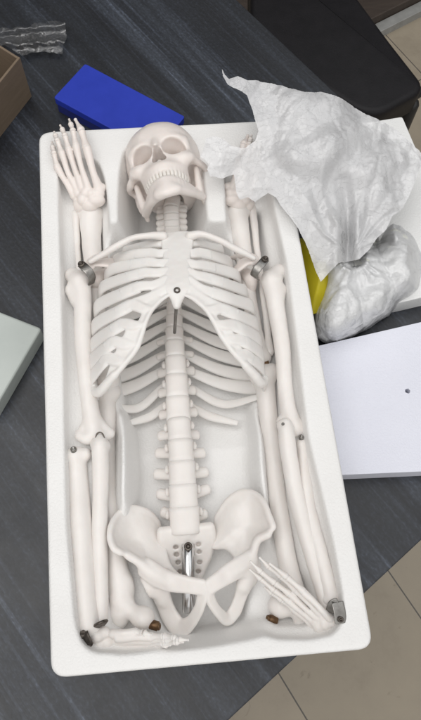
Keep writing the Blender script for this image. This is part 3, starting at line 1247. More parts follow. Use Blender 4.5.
# ---- collar bones and shoulder blades
clavL = [(163, 236, 10.2), (148, 235.5, 10.6), (130, 239, 10.4), (110, 250, 9.6), (90, 261.5, 8.8)]
clavR = [(190, 236, 10.2), (203, 234.5, 10.6), (222, 241.5, 10.4), (238, 250, 9.6), (254, 258, 8.8)]
for c in (clavL, clavR):
    bone('clavicle', SK, [(PP(c), [.44, .32, .29, .33, .24], .2)])
# shoulder blade: plate behind the ribs, spine with acromion, coracoid, socket
for side in (-1, 1):
    if side < 0:
        out = PP([(96, 270, 5.4), (101, 256, 5.2), (120, 254, 3.2), (140, 262, 2.6), (136, 300, 2.4), (124, 345, 2.5), (112, 320, 3.2), (102, 290, 4.6)])
        ctr_ = P(122, 285, 2.6)
        acro = PP([(135, 266, 2.8), (115, 258, 4.5), (97, 258, 7.0), (89, 263, 8.0), (92, 268, 8.2)])
        blade = PP([(94, 264, 8.2), (105, 263, 8.1), (115, 264, 7.6), (121, 266, 6.5)])
        neck = PP([(108, 272, 4.6), (97, 279, 6.2), (94, 290, 5.6)])
    else:
        out = PP([(252, 268, 5.4), (246, 255, 5.2), (230, 252, 3.2), (212, 260, 2.6), (216, 300, 2.4), (232, 345, 2.5), (244, 320, 3.2), (252, 290, 4.6)])
        ctr_ = P(230, 285, 2.6)
        acro = PP([(216, 266, 2.8), (232, 258, 4.5), (246, 256, 7.0), (256, 259, 8.0), (252, 263, 8.2)])
        blade = PP([(254, 260, 8.2), (246, 262, 8.0), (238, 267, 7.4), (234, 270, 6.6)])
        neck = PP([(240, 270, 4.6), (250, 278, 6.2), (252, 292, 5.6)])
    g = SDF.around(np.vstack([out, acro, blade, neck]), 1.3, .08)
    p_, r_ = fan(out, ctr_, 1.2, .12, .14, .24)
    g.dust(p_, r_)
    g.chain(acro, [.2, .3, .38, .34, .25], .25)
    g.band(blade, [.34, .60, .75, .5], .2, (side * -.3, .35, 1))
    g.chain(neck, [.55, .7, .35], .35)
    g.blur(2)
    V, F = g.mesh()
    obj('shoulder_blade', V, F, WARM, SK)

# ---- pelvis
for side in (-1, 1):
    if side < 0:
        out = PP([(161, 541, 4.4), (159, 524, 3.9), (148, 512, 4.4), (132, 507.5, 5.3), (119, 513, 6.2), (111.5, 524, 7.0), (109.5, 537, 7.4), (113, 547.5, 7.6), (119, 552, 7.6), (130, 556, 7.0), (143, 564, 6.6), (152, 573, 6.3), (163, 568, 5.6), (164, 553, 4.9)])
        cen = P(139, 537, 5.3)
        crest = PP([(159, 524, 3.9), (148, 512, 4.4), (132, 507.5, 5.3), (119, 513, 6.2), (111.5, 524, 7.0), (109.5, 537, 7.4), (113, 547.5, 7.6), (120, 553, 7.5)])
        sup = PP([(145, 567, 6.2), (156, 575, 6.4), (170, 581.5, 6.9), (186, 584.5, 7.3), (204, 587, 7.5)])
        inf = PP([(203.5, 587, 7.4), (202.5, 597, 7.0), (199, 609, 6.3), (191, 622, 5.2), (180, 628, 4.4), (170, 616, 4.2), (163, 600, 4.7), (157, 583, 5.4)])
        infr = [.52, .50, .48, .55, .74, .74, .75, .9]
        ace = P(150, 584, 4.9)
        brim = PP([(161, 541, 4.4), (164, 555, 4.9), (171, 570, 5.6), (184, 581, 6.9)])
        aiis = PP([(128, 556, 7.0), (141, 564, 6.7), (148, 571, 6.4)])
    else:
        out = PP([(212.5, 549, 4.6), (214.5, 532, 4.2), (216, 518, 3.9), (226, 502, 4.5), (240, 492, 5.2), (254, 493, 6.0), (264, 502, 6.8), (270, 517, 7.3), (274, 527, 7.6), (267, 535, 7.3), (258, 540, 6.9), (254, 551, 6.6), (249, 561, 6.3), (239, 560, 5.6), (231, 549, 5.0)])
        cen = P(245, 525, 5.5)
        crest = PP([(216, 518, 3.9), (226, 502, 4.5), (240, 492, 5.2), (254, 493, 6.0), (264, 502, 6.8), (270, 517, 7.3), (274, 527, 7.5)])
        sup = PP([(251, 560, 6.2), (242, 566, 6.5), (230, 572.5, 6.9), (219, 580, 7.3), (209, 587, 7.5)])
        inf = PP([(209.5, 587, 7.4), (210, 597, 7.0), (216, 609, 6.2), (226, 619, 5.0), (234, 612, 4.6), (239, 600, 4.8), (244, 586, 5.3), (249, 572, 5.7)])
        infr = [.5, .46, .44, .52, .56, .56, .62, .75]
        ace = P(252, 572, 4.9)
        brim = PP([(212.5, 549, 4.6), (231, 549, 5.0), (237, 557, 5.5), (232, 569, 6.4)])
        aiis = PP([(268, 535, 7.3), (258, 540, 6.9), (254, 552, 6.6)])
    g = SDF.around(np.vstack([out, sup, inf, [ace]]), 1.5, .08)
    p_, r_ = fan(out, cen, 2.0, .11, .17, .2)
    g.dust(p_, r_)
    g.chain(crest, [.2, .22, .23, .24, .24, .24, .24, .22][:len(crest)], .3)
    g.chain(aiis, .34, .3)
    g.ell(ace, (1.05, 1.15, 1.0), .7)
    g.band(sup, [.88, .95, .88, .76, .68], .27, (0, -.45, 1))
    g.band(inf, np.array(infr) * 1.12, .24, (side * .45, .15, 1))
    g.chain(sup[:3], [.62, .55, .42], .4)
    g.chain(inf[-2:], [.55, .7], .4)
    g.chain(brim if side < 0 else brim[1:], .3 if side < 0 else .32, .4)
    sock = ace + np.array([side * 1.0, -.5, -.1])
    g.ell(sock, (.95, .95, .95), .15, sub=True)
    g.blur(4)
    V, F = g.mesh()
    obj('hip_bone', V, F, BONE, SK)
# sacrum with its holes
g = SDF.around(PP([(160, 530, 1.5), (215, 612, 6)]), 1.0, .08)
rows = [(186, 530, 5.0, 2.45), (186.5, 538, 4.7, 2.5), (187.5, 548, 4.2, 2.35), (188.3, 560, 3.6, 1.95), (189, 576, 2.9, 1.15), (189.5, 590, 3.0, .7), (190, 603, 3.4, .3)]
A = catmull(np.array([[*P(*r_[:3]), r_[3]] for r_ in rows]), 8)
pts = []
for q in A:
    for u in np.linspace(-1, 1, 25):
        pts.append(q[:3] + np.array([u * max(q[3] - .4, .01), 0, .15 * u * u]))
g.dust(pts, .48)
g.chain(PP([(184.5, 528, 4.9), (185.5, 536, 4.6)]), [1.0, .9], .5)
for x, y in ((176, 547), (198.5, 544), (176.5, 554.5), (199, 551.5), (178, 562), (199.5, 562), (180, 571), (198, 571)):
    zz = np.interp(y, [530, 538, 548, 560, 576], [5.4, 5.15, 4.65, 4.05, 3.35])
    g.ell(P(x, y, zz), (.25, .17, .7), .10, sub=True)
g.blur(1)
V, F = g.mesh()
obj('sacrum', V, F, BONE, SK)
# steel tube for the stand, with its screw
mb = MB()
a_, b_ = P(188, 543.5, 5.1), P(189, 613, 4.7)
seg = 28
dd = (b_ - a_) / np.linalg.norm(b_ - a_)
mb.add(*sweep([a_, a_ + dd * .03, a_ + dd * .06, b_ - dd * .06, b_ - dd * .03, b_], [.47, .53, .56, .56, .53, .47], up=UPV, seg=seg, cap=False, spline=False))
rod = mb.build('stand_tube', CHROME, SK)
mb = MB()
mb.add(*screw_head(P(188.2, 546.5, 5.75), (0, 0, 1), .36, .16))
mb.build('tube_screw', DARKMET, SK)


# ---- arms (resting on the leg bones and the shelves of the tray)
ZUP = .7
def long_bone(name, pts, rad, parent, extra=(), k=.4, pad=2.0):
    parts = [(PP(pts), rad, k)]
    for e in extra:
        parts.append((PP(e[0]), e[1], e[2] if len(e) > 2 else .4))
    return bone(name, parent, parts, pad, m=BONE)


# upper arms
long_bone('humerus', [(80, 283, 6.6), (82.5, 300, 6.6), (83, 340, 6.5), (87, 385, 6.4), (92, 420, 6.3), (94.5, 433, 6.2)], [.98, .86, .78, .74, .80, .78], SK,
          [([(73, 276, 6.2), (80, 281, 6.5)], [.8, .95], .5), ([(70, 290, 6.4), (76, 300, 6.4)], [.5, .6], .5),
           ([(81, 436, 6.2), (88, 439, 6.3), (96, 437.5, 6.1)], [.52, .55, .42], .5), ([(103, 437, 6.2), (110, 434, 6.0)], [.52, .42], .5), ([(90, 420, 6.2), (79, 434, 6.1)], [.5, .3], .4), ([(94, 418, 6.2), (109, 431, 6.0)], [.5, .32], .4)])
long_bone('humerus', [(272, 283, 6.6), (275, 300, 6.6), (282, 345, 6.5), (285, 385, 6.4), (289, 415, 6.3), (293, 426, 6.2)], [.98, .86, .75, .70, .74, .74], SK,
          [([(279, 272, 6.2), (271, 279, 6.5)], [.8, .95], .5), ([(282, 290, 6.3), (277, 300, 6.4)], [.5, .6], .5),
           ([(281, 421, 6.2), (288, 430, 6.0), (296, 431, 6.1), (303, 429, 6.1)], [.42, .5, .52, .36], .5), ([(289, 412, 6.2), (302, 427, 6.1)], [.5, .32], .4)])
# forearms
long_bone('ulna', [(100, 438.5, 6.9), (100, 447, 6.9), (100.5, 465, 6.5), (100, 500, 6.1), (99.5, 545, 5.9), (101, 590, 5.8), (101.5, 618, 5.7)], [.46, .72, .72, .68, .66, .60, .52], SK,
          [([(96, 444, 6.6), (105, 446, 6.6)], [.5, .5], .3)])
long_bone('radius', [(76, 456, 6.2), (77, 463, 6.1), (78, 480, 6.0), (80.5, 520, 6.0), (83, 560, 6.0), (86, 600, 6.0), (88.5, 627, 6.0)], [.80, .84, .86, .92, .90, .86, .90], SK,
          [([(71.5, 454.5, 6.2), (85, 454.5, 6.2)], [.58, .58], .3), ([(83, 629, 6.0), (94, 629, 6.0)], [.5, .45], .3)])
long_bone('ulna', [(285.5, 424, 7.2), (286.5, 434, 7.1), (289, 455, 6.7), (294, 485, 6.3), (302, 520, 6.1), (313, 560, 6.0), (323, 595, 6.0), (326, 606, 6.0)], [.56, .72, .74, .72, .70, .62, .54, .50], SK,
          [([(281, 425, 7.0), (289, 428, 7.0)], [.4, .42], .3)])
long_bone('radius', [(302, 444, 6.0), (303, 452, 5.9), (304, 470, 5.8), (309, 510, 5.9), (319, 550, 6.1), (328, 585, 6.2), (331.5, 599, 6.2)], [.54, .50, .54, .62, .66, .66, .68], SK,
          [([(326, 600, 6.2), (335, 597, 6.2)], [.4, .4], .3)])


# elbow screws and the dark line of the joint gap
def small_screw(p, n, r):
    mb = MB()
    mb.add(*screw_head(p, n, r, r * .6))
    return mb.build('elbow_screw', STEEL, SK)


small_screw(P(73.5, 449.5, 6.95), (-.1, .6, .8), .27)
small_screw(P(301.5, 437.5, 6.4), (.1, .6, .7), .24)
small_screw(P(283, 424, 7.72), (0, 0, 1), .14)
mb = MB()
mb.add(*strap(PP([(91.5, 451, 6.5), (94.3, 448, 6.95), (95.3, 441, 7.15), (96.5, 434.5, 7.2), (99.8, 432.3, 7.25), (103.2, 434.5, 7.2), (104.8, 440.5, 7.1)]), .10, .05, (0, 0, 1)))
mb.build('elbow_gap_line', DARKMET, SK)  # added dark strip standing in for the shaded gap between humerus and ulna

# shoulder brackets: bent strap, bolt
for side in (-1, 1):
    mb = MB()
    if side < 0:
        s_ = PP([(81, 264, 8.1), (85.5, 268, 8.25), (89.5, 272.5, 8.15), (92, 278, 7.7), (91, 284, 7.0)])
        bolt, dirn = P(81.5, 264.5, 8.2), (-.15, .1, 1)
    else:
        s_ = PP([(265.5, 259, 8.2), (261, 264.5, 8.35), (256.5, 270, 8.2), (254, 275.5, 7.7), (257, 279, 7.2)])
        bolt, dirn = P(265, 259.5, 8.3), (.15, .1, 1)
    pl_up = np.cross(s_[2] - s_[0], (0, 0, 1))
    mb.add(*strap(s_, .40, .07, pl_up))
    br = mb.build('shoulder_bracket', STEEL, SK)
    mb = MB()
    mb.add(*screw_head(bolt, dirn, .33, .22))
    mb.build('bracket_bolt', DARKMET, br)

# wrist brackets
mb = MB()
mb.add(*strap(PP([(81, 632, 6.9), (85.5, 635.5, 7.3), (88.5, 642.5, 7.0)]), .38, .09, (.8, -.3, .5)))
mb.add(*strap(PP([(96.5, 626.5, 6.5), (101, 623.5, 6.9), (105.5, 622.5, 6.5)]), .32, .12, (0, 0.4, 1)))
wb = mb.build('wrist_bracket', DARKMET, SK)
mb = MB()
mb.add(*screw_head(P(89.4, 643.5, 6.8), (.3, -.7, .6), .27, .16))
mb.build('bracket_bolt', DARKMET, wb)
mb = MB()
mb.add(*strap(PP([(330, 612, 7.0), (332.5, 604, 7.7), (338, 602.5, 7.9)]), .36, .08, (1, -.3, .2)))
mb.add(*strap(PP([(337.5, 602.5, 7.9), (339.5, 611, 7.9), (341, 623, 7.8)]), .52, .07, (1, .1, -.2)))
wb = mb.build('wrist_bracket', STEEL, SK)
mb = MB()
mb.add(*screw_head(P(340.6, 619.5, 7.98), (.1, 0, 1), .24, .14))
mb.build('bracket_bolt', DARKMET, wb)


# ---- hands and feet
def ray_bones(pts, lens_r, rad):
    """list of (start, end) bones along a polyline -> one mesh with a knob at each end"""
    mb = MB()
    for i in range(len(pts) - 1):
        a, b = np.asarray(pts[i], float), np.asarray(pts[i + 1], float)
        d = b - a
        l = np.linalg.norm(d)
        d = d / l
        a2, b2 = a + d * .02, b - d * .02
        r0, r1 = rad[i]
        p = [a2 + d * r0 * .4, a2 + d * l * .22, a2 + d * l * .5, a2 + d * l * .8, b2 - d * r1 * .4]
        up = (0, 0, 1) if abs(d[2]) < .85 else (0, 1, 0)
        mb.add(*sweep(p, [r0, r0 * .86, (r0 + r1) * .36, r1 * .84, r1 * .96], [r0 * 1.04, r0 * .86, (r0 + r1) * .36, r1 * .86, r1], up=up, seg=12, n=4))
    return mb


def finger(pts, parent, name, r=.26):
    n = len(pts) - 1
    rad = [(r * (1 - .12 * i), r * (.88 - .14 * i)) for i in range(n)]
    rad[-1] = (rad[-1][0], rad[-1][1] * .55)
    return ray_bones(PP(pts), None, rad).build(name, WARM if name == 'toe' else BONE, parent)


# left hand, lying on its edge along the foot of the tray
car = [((97, 636, 6.1), (.62, .5, .55)), ((104, 633, 5.9), (.55, .5, .55)), ((99, 644, 5.6), (.6, .5, .55)), ((107, 643, 5.6), (.62, .55, .6)), ((113, 637, 5.5), (.55, .5, .5)), ((115, 645, 5.0), (.5, .45, .5)), ((108, 648, 4.9), (.5, .4, .5)), ((120, 641, 5.2), (.45, .42, .45))]


def carpus(lst, parent, name, seed=0):
    cs = np.array([P(*c) for c, _ in lst])
    g = SDF.around(cs, 1.2, .07)
    for (c, r), p in zip(lst, cs):
        g.ell(p, r, .10)
    return g


mcL = [[(113, 634, 6.2), (124, 633, 6.6), (135, 632, 6.6)], [(118, 638, 6.3), (136, 637, 6.7), (151, 636.5, 6.9)], [(118, 641, 5.8), (136, 641, 6.3), (151, 640.5, 6.5)], [(117, 645, 5.5), (134, 645.5, 5.9), (149, 644.5, 6.2)], [(114, 648, 5.1), (130, 649, 5.4), (144, 648, 5.6)]]
g = carpus(car, SK, 'hand')
for m_ in mcL:
    q = PP(m_)
    g.chain(q, [.34, .24, .32], .12)
g2 = SDF.around(np.vstack([PP(m_) for m_ in mcL] + [np.array([P(*c) for c, _ in car])]), 1.0, .07)
for (c, r) in car:
    g2.ell(P(*c), r, .10)
for m_ in mcL:
    g2.chain(PP(m_), [.38, .29, .36], .10)
g2.blur(1)
V, F = g2.mesh()
hand = obj('hand', V, F, BONE, SK)
for pts in ([(135, 632, 6.6), (144, 633, 7.0), (152, 635, 7.2)],
            [(151, 636.5, 6.9), (164, 636, 7.8), (174, 637.5, 8.5), (181, 639, 8.9)],
            [(151, 640.5, 6.5), (166, 639.5, 7.8), (179, 639.5, 8.8), (189, 640, 9.1)],
            [(149, 644.5, 6.2), (164, 643, 7.4), (176, 642, 8.6), (184, 642, 8.9)],
            [(144, 648, 5.6), (156, 646, 6.6), (165, 645, 7.4), (171, 645, 8.0)]):
    finger(pts, hand, 'finger', .33)

# right hand, folded back up the forearm
carR = [((331, 621, 6.3), (.5, .5, .5)), ((325, 624, 6.2), (.55, .5, .5)), ((319, 627, 5.9), (.5, .45, .5)), ((328, 629, 5.9), (.5, .45, .5)), ((322, 631, 5.7), (.45, .42, .45)), ((316, 622, 5.9), (.5, .5, .5)), ((322, 617, 6.2), (.5, .5, .5))]
mcR = [[(330, 618, 6.7), (317, 605, 7.5), (304, 592, 7.9)], [(322, 616, 6.4), (309, 603, 7.0), (296, 590, 7.2)], [(318, 619, 6.2), (305, 608, 6.5), (290, 594, 6.8)], [(315, 623, 5.9), (303, 613, 6.0), (289, 601, 6.2)], [(315, 628, 5.5), (305, 619, 5.5), (294, 609, 5.6)]]
g2 = SDF.around(np.vstack([PP(m_) for m_ in mcR] + [np.array([P(*c) for c, _ in carR])]), 1.0, .07)
for (c, r) in carR:
    g2.ell(P(*c), r, .10)
for m_ in mcR:
    g2.chain(PP(m_), [.33, .24, .31], .04)
g2.blur(1)
V, F = g2.mesh()
hand = obj('hand', V, F, BONE, SK)
for pts in ([(304, 592, 7.9), (287, 577, 8.2), (269, 563, 8.3)],
            [(296, 590, 7.2), (281, 576, 7.6), (269, 567, 7.9), (259, 557, 8.1)],
            [(290, 594, 6.8), (275, 583, 7.1), (261, 572, 7.5), (250, 561, 7.8)],
            [(289, 601, 6.2), (274, 590, 6.5), (261, 579, 6.9), (249, 569, 7.3)],
            [(294, 609, 5.6), (282, 600, 5.8), (272, 593, 6.0), (264, 587, 6.2)]):
    finger(pts, hand, 'finger', .31)

ZUP = 0.0
# ------------------------------------------------------------------ loose legs, folded head-to-foot beside the body
LL = empty('leg_skeleton', 'plastic leg bones under the left arm, bare toes poking out beside the skull', 'leg bones', P(100, 400, FL), 'loose leg bones in the side grooves')
LR = empty('leg_skeleton', 'plastic leg bones under the right arm, with the foot hidden by the crumpled white bag', 'leg bones', P(268, 400, FL), 'loose leg bones in the side grooves')
long_bone('tibia', [(91, 214, 6.1), (91, 226, 5.9), (92, 250, 5.7), (96, 300, 5.3), (103, 350, 5.0), (108, 380, 5.0)], [1.15, 1.10, .95, .80, .80, 1.1], LL,
          [([(82, 213, 6.1), (98, 213, 6.0)], [.5, .55], .4)])
long_bone('fibula', [(76, 213, 5.9), (76, 226, 5.7), (77, 250, 5.5), (80, 300, 5.1), (86, 350, 4.8), (90, 378, 4.8)], [.48, .42, .38, .36, .36, .5], LL)
ZUP = 1.0
long_bone('femur', [(106, 396, 3.7), (107, 425, 3.8), (107, 460, 3.8), (110, 510, 3.9), (116, 560, 4.1), (121, 590, 4.2), (122, 612, 4.2)], [.88, .82, .78, .80, .86, 1.0, .8], LL,
          [([(100, 392, 3.6), (112, 392, 3.6)], [.85, .85], .5), ([(121, 600, 4.2), (132, 611, 4.6), (143, 619, 4.9)], [.85, .62, .70], .4), ([(143, 618, 4.6), (143.5, 618, 4.65)], [.95, .95], .3), ([(114, 614, 4.0), (121, 622, 4.0)], [.6, .5], .5), ([(124, 582, 3.9), (127, 590, 3.9)], [.7, .55], .5)])
mb = MB()
mb.add(*cyl(P(150, 624, 4.9), P(158.5, 626.5, 5.0), .40, ch=.06))
mb.add(*screw_head(P(158.6, 626.5, 5.0), (1, -.2, .3), .30, .12))
mb.build('hip_bolt', BRASS, LL)
ZUP = 0.0
long_bone('tibia', [(238, 212, 6.1), (239, 224, 5.9), (243, 250, 5.7), (250, 300, 5.3), (257, 340, 5.1), (261, 357, 5.1)], [1.1, 1.0, .85, .72, .75, 1.0], LR,
          [([(231, 214, 6.1), (246, 211, 6.0)], [.45, .5], .4)])
long_bone('fibula', [(252, 207, 6.0), (254, 222, 5.8), (257, 250, 5.7), (264, 300, 5.4), (268, 335, 5.3), (269, 352, 5.3)], [.44, .38, .34, .34, .34, .48], LR)
ZUP = 1.0
long_bone('femur', [(264, 378, 4.2), (266, 395, 4.1), (271, 440, 3.9), (278, 500, 3.9), (287, 560, 4.0), (295, 595, 4.0), (300, 612, 3.9)], [1.05, .92, .80, .80, .84, .95, .75], LR,
          [([(257, 374, 4.2), (271, 372, 4.2)], [.85, .85], .5), ([(296, 603, 4.0), (287, 609, 4.0), (281, 609, 3.9)], [.8, .66, .7], .4), ([(279, 606, 3.7), (279, 606.5, 3.7)], [.95, .95], .3), ([(303, 616, 3.8), (299, 624, 3.8)], [.6, .45], .5)])
mb = MB()
mb.add(*cyl(P(277, 621, 3.9), P(268.5, 618.5, 4.1), .36, ch=.06))
mb.add(*screw_head(P(268.3, 618.4, 4.1), (-1, .25, .3), .28, .12))
mb.build('hip_bolt', BRASS, LR)
# small brown strip in the knee gap, half hidden
mb = MB()
mb.add(*strap(PP([(266, 360, 4.6), (267, 364, 4.7), (268, 369, 4.6)]), .22, .06, (1, 0, 0)))
mb.build('knee_gap_strip', BRASS, LR)
ZUP = 0.0
# feet
tarL = [((90, 205, 7.2), (.85, .75, .8)), ((82, 207, 6.6), (.75, .7, .8)), ((96, 201, 7.6), (.95, .6, .75)), ((83, 199, 7.6), (.6, .7, .6)), ((98, 194, 7.9), (.7, .6, .6)), ((91, 194, 8.0), (.55, .55, .55)), ((85, 193, 8.0), (.5, .55, .5)), ((78, 192, 7.6), (.5, .6, .5)), ((101, 188, 8.0), (.55, .5, .5)), ((80, 204, 6.8), (.7, .8, .7))]
raysL = [([(99, 189, 8.1), (93, 172, 9.1), (87, 149, 9.8)], [(87, 149, 9.8), (81.5, 131, 10.0), (75, 119, 9.9)]),
         ([(88, 189, 8.2), (81, 166, 9.3), (76, 146, 9.9)], [(76, 146, 9.9), (73, 131, 10.2), (71, 125, 10.1), (69, 119, 9.9)]),
         ([(82, 189, 8.0), (74, 167, 9.0), (69, 150, 9.6)], [(69, 150, 9.6), (65, 136, 9.9), (62.5, 130, 9.8), (60, 125, 9.6)]),
         ([(77, 190, 7.7), (68, 172, 8.6), (61.5, 153, 9.3)], [(61.5, 153, 9.3), (57.5, 141, 9.6), (55.5, 136, 9.5), (54, 131.5, 9.3)]),
         ([(74, 196, 7.3), (66, 183, 8.0), (57, 167, 8.8)], [(57, 167, 8.8), (54, 154, 9.2), (52.7, 148, 9.1), (51.8, 141.5, 8.9)])]


def foot(tar, rays, leg, rt=.30):
    allp = np.vstack([np.array([P(*c) for c, _ in tar])] + [PP(r[0]) for r in rays])
    g = SDF.around(allp, 1.3, .075)
    for c, r in tar:
        g.ell(P(*c), r, .07)
    for i, (mt, _) in enumerate(rays):
        k = 1.25 if i == 0 else 1.0
        g.chain(PP(mt), [.40 * k, .28 * k, .36 * k], .15)
    g.blur(1)
    V, F = g.mesh()
    ft = obj('foot', V, F, WARM, leg)
    for i, (_, ph) in enumerate(rays):
        finger(ph, ft, 'toe', .45 if i == 0 else .35)
    return ft


foot(tarL, raysL, LL)
tarR = [((236 + (93 - x) * .9, y - 1, z - .3), r) for (x, y, z), r in tarL]
raysR = []
for (mt, ph) in raysL:
    f_ = lambda q: (237 + (90 - q[0]) * .62 + (205 - q[1]) * .02, 204 - (205 - q[1]) * .80, q[2] - .55)
    raysR.append(([f_(q) for q in mt], [f_(q) for q in ph]))
foot(tarR, raysR, LR)

# ------------------------------------------------------------------ white crumpled bag: neck sheet + full lower bundle
BAG = empty('plastic_bag', 'crumpled translucent white carrier bag spilling over the right side of the tray', 'plastic bag', P(365, 300, 2.6))
outl = [(222, 69), (225, 75), (229, 79), (238, 77), (247, 81), (258, 81.5), (268, 84), (286, 88), (305, 92), (321, 91), (337, 97), (352, 106), (368, 115.5), (384, 124), (399.5, 134), (412, 146), (421, 155), (420.6, 167), (409, 196), (402, 210), (391, 219), (386, 230), (376, 240), (368, 252), (359, 260), (348, 262), (338, 264), (330, 272), (321, 282), (312, 262), (305, 241), (298, 228), (291, 218), (284, 210), (276, 198), (268, 194), (262, 198), (255, 203.5), (248, 198), (240, 200), (236, 192), (233.6, 177), (222, 179), (210, 177), (207, 170), (209, 165), (205, 160), (200, 157), (204, 148), (206, 139), (214, 137), (222, 138.7), (231, 146), (245, 148.6), (255, 141), (258.6, 131), (255, 120), (252, 110), (247, 96), (240, 91), (228, 85), (223, 77)]
ctl = np.array([(222, 69, 15), (240, 84, 13.5), (262, 100, 12.2), (205, 150, 11.3), (212, 175, 10.6), (245, 165, 10.9), (255, 200, 9.8), (240, 195, 9.9), (275, 190, 10.2), (290, 212, 9.9), (300, 225, 9.4), (300, 95, 13.5), (320, 93, 13.2), (300, 150, 12.6), (330, 140, 12.8), (368, 118, 10.5), (400, 136, 8.6), (421, 158, 7.8), (409, 196, 7.6), (390, 218, 7.6), (370, 170, 11.0), (345, 205, 8.7), (345, 245, 7.4), (362, 258, 7.6), (325, 225, 9.3), (321, 280, 6.6), (310, 250, 8.4), (380, 200, 9.3)], float)


def idw(x, y):
    d = (x[:, None] - ctl[:, 0]) ** 2 + (y[:, None] - ctl[:, 1]) ** 2 + 260
    w = d ** -1.7
    return (w * ctl[:, 2]).sum(1) / w.sum(1)


def sheet(outline, spacing, seed, zfun, amp, f0, f1, n, jit=.35, octs=None, rot=0., stretch=1.):
    o = np.array(outline, float)
    r = np.random.default_rng(seed)
    # densify + roughen boundary
    b = []
    for i in range(len(o)):
        p, q = o[i], o[(i + 1) % len(o)]
        m = max(1, int(np.linalg.norm(q - p) / spacing))
        for k in range(m):
            b.append(p + (q - p) * k / m)
    b = np.array(b)
    b += r.normal(0, .10, b.shape)
    lo, hi = o.min(0), o.max(0)
    gx, gy = np.meshgrid(np.arange(lo[0], hi[0], spacing), np.arange(lo[1], hi[1], spacing))
    p = np.column_stack([gx.ravel(), gy.ravel()]) + r.uniform(-jit, jit, (gx.size, 2)) * spacing
    sd = poly_sd(b, p[:, 0], p[:, 1])
    p = p[sd < -spacing * .45]
    A = np.vstack([b, p])
    nb = len(b)
    res = delaunay_2d_cdt([Vector(x) for x in A], [(i, (i + 1) % nb) for i in range(nb)], [list(range(nb))], 1, 1e-4)
    A = np.array([tuple(v) for v in res[0]])
    F = [list(f) for f in res[2]]
    z = zfun(A[:, 0], A[:, 1])
    W = np.array([P(x, y, zz) for (x, y), zz in zip(A, z)])
    c = crumple(W[:, :2], seed, n, f0, f1, amp)
    if octs:
        c = c + crease(W[:, :2], seed, octs, rot, stretch)
    else:
        c += .08 * noise(np.column_stack([W[:, :2] * 2.2, z * 0]), seed)
    W[:, 2] += c
    # keep faces up
    f0_ = F[0]
    out = []
    for f in F:
        a_, b_, c_ = A[f[0]], A[f[1]], A[f[2]]
        if (b_[0] - a_[0]) * (c_[1] - a_[1]) - (b_[1] - a_[1]) * (c_[0] - a_[0]) > 0:
            f = f[::-1]
        out.append(f)
    return W, out


def zneck(x, y):
    z = idw(x, y)
    # the deep fold running down to the knot
    u = np.abs(x - np.interp(y, [110, 170, 205, 250], [318, 340, 347, 347]))
    dep = np.interp(y, [110, 175, 205, 245, 262], [0, 0, .7, 1.8, 1.4])
    an = np.arctan2(y - 256, x - 350)
    dk = np.hypot(x - 350, y - 256)
    for k_, a_, w__ in ((1, -1.15, .10), (2, -1.9, .13), (3, -.72, .09), (4, -2.35, .12), (5, -.4, .08)):
        da = np.abs(an - a_ - .12 * np.sin(dk * .05 + k_))
        z = z - .32 * np.maximum(0, 1 - da / w__) * np.clip(dk / 25, 0, 1) * np.clip(1.5 - dk / 110, 0, 1) * (1 if k_ % 2 else -1)
    return z - .95 * dep * np.exp(-(u / np.interp(y, [110, 205, 250], [10, 6, 5])) ** 2) + .35 * dep * np.exp(-((u - 11) / 6) ** 2)


OC = ((5.0, .09), (2.4, .06), (1.2, .045), (.6, .03))
W, F = sheet(outl, 1.0, 5, zneck, .35, .10, .4, 10, octs=OC, rot=1.1, stretch=1.6)
neck_o = obj('bag_neck', W, F, BAGM, BAG)
# the other side of the bag, lying a little lower
outk = [(262, 92), (300, 97), (332, 106), (362, 121), (392, 139), (414, 156), (404, 192), (388, 216), (374, 234), (352, 254), (334, 258), (318, 262), (306, 236), (292, 214), (281, 200), (270, 186), (262, 160), (266, 130)]
W, F = sheet(outk, 1.3, 15, lambda x, y: zneck(x, y) - .6, .35, .10, .4, 10, octs=OC, rot=.4, stretch=1.5)
W[:, 2] = np.where(np.abs(W[:, 0]) < 200, np.maximum(W[:, 2], 2.7), 0)
obj('bag_back', W, F, BAGM, BAG)

# lower bundle: the full part of the bag, folds gathering at the twisted neck
outb = [(303, 238), (316, 244), (330, 252), (340, 246), (352, 247), (364, 244), (376, 236), (386, 226), (393, 221), (402, 224), (411, 232), (418, 240), (423, 252), (424, 270), (421, 290), (410, 299), (398, 305), (388, 317), (377, 323), (366, 331), (352, 337), (338, 343), (326, 344), (316, 338), (313, 326), (314, 312), (319, 296), (321, 282), (314, 266)]
KN = np.array([353., 257.])


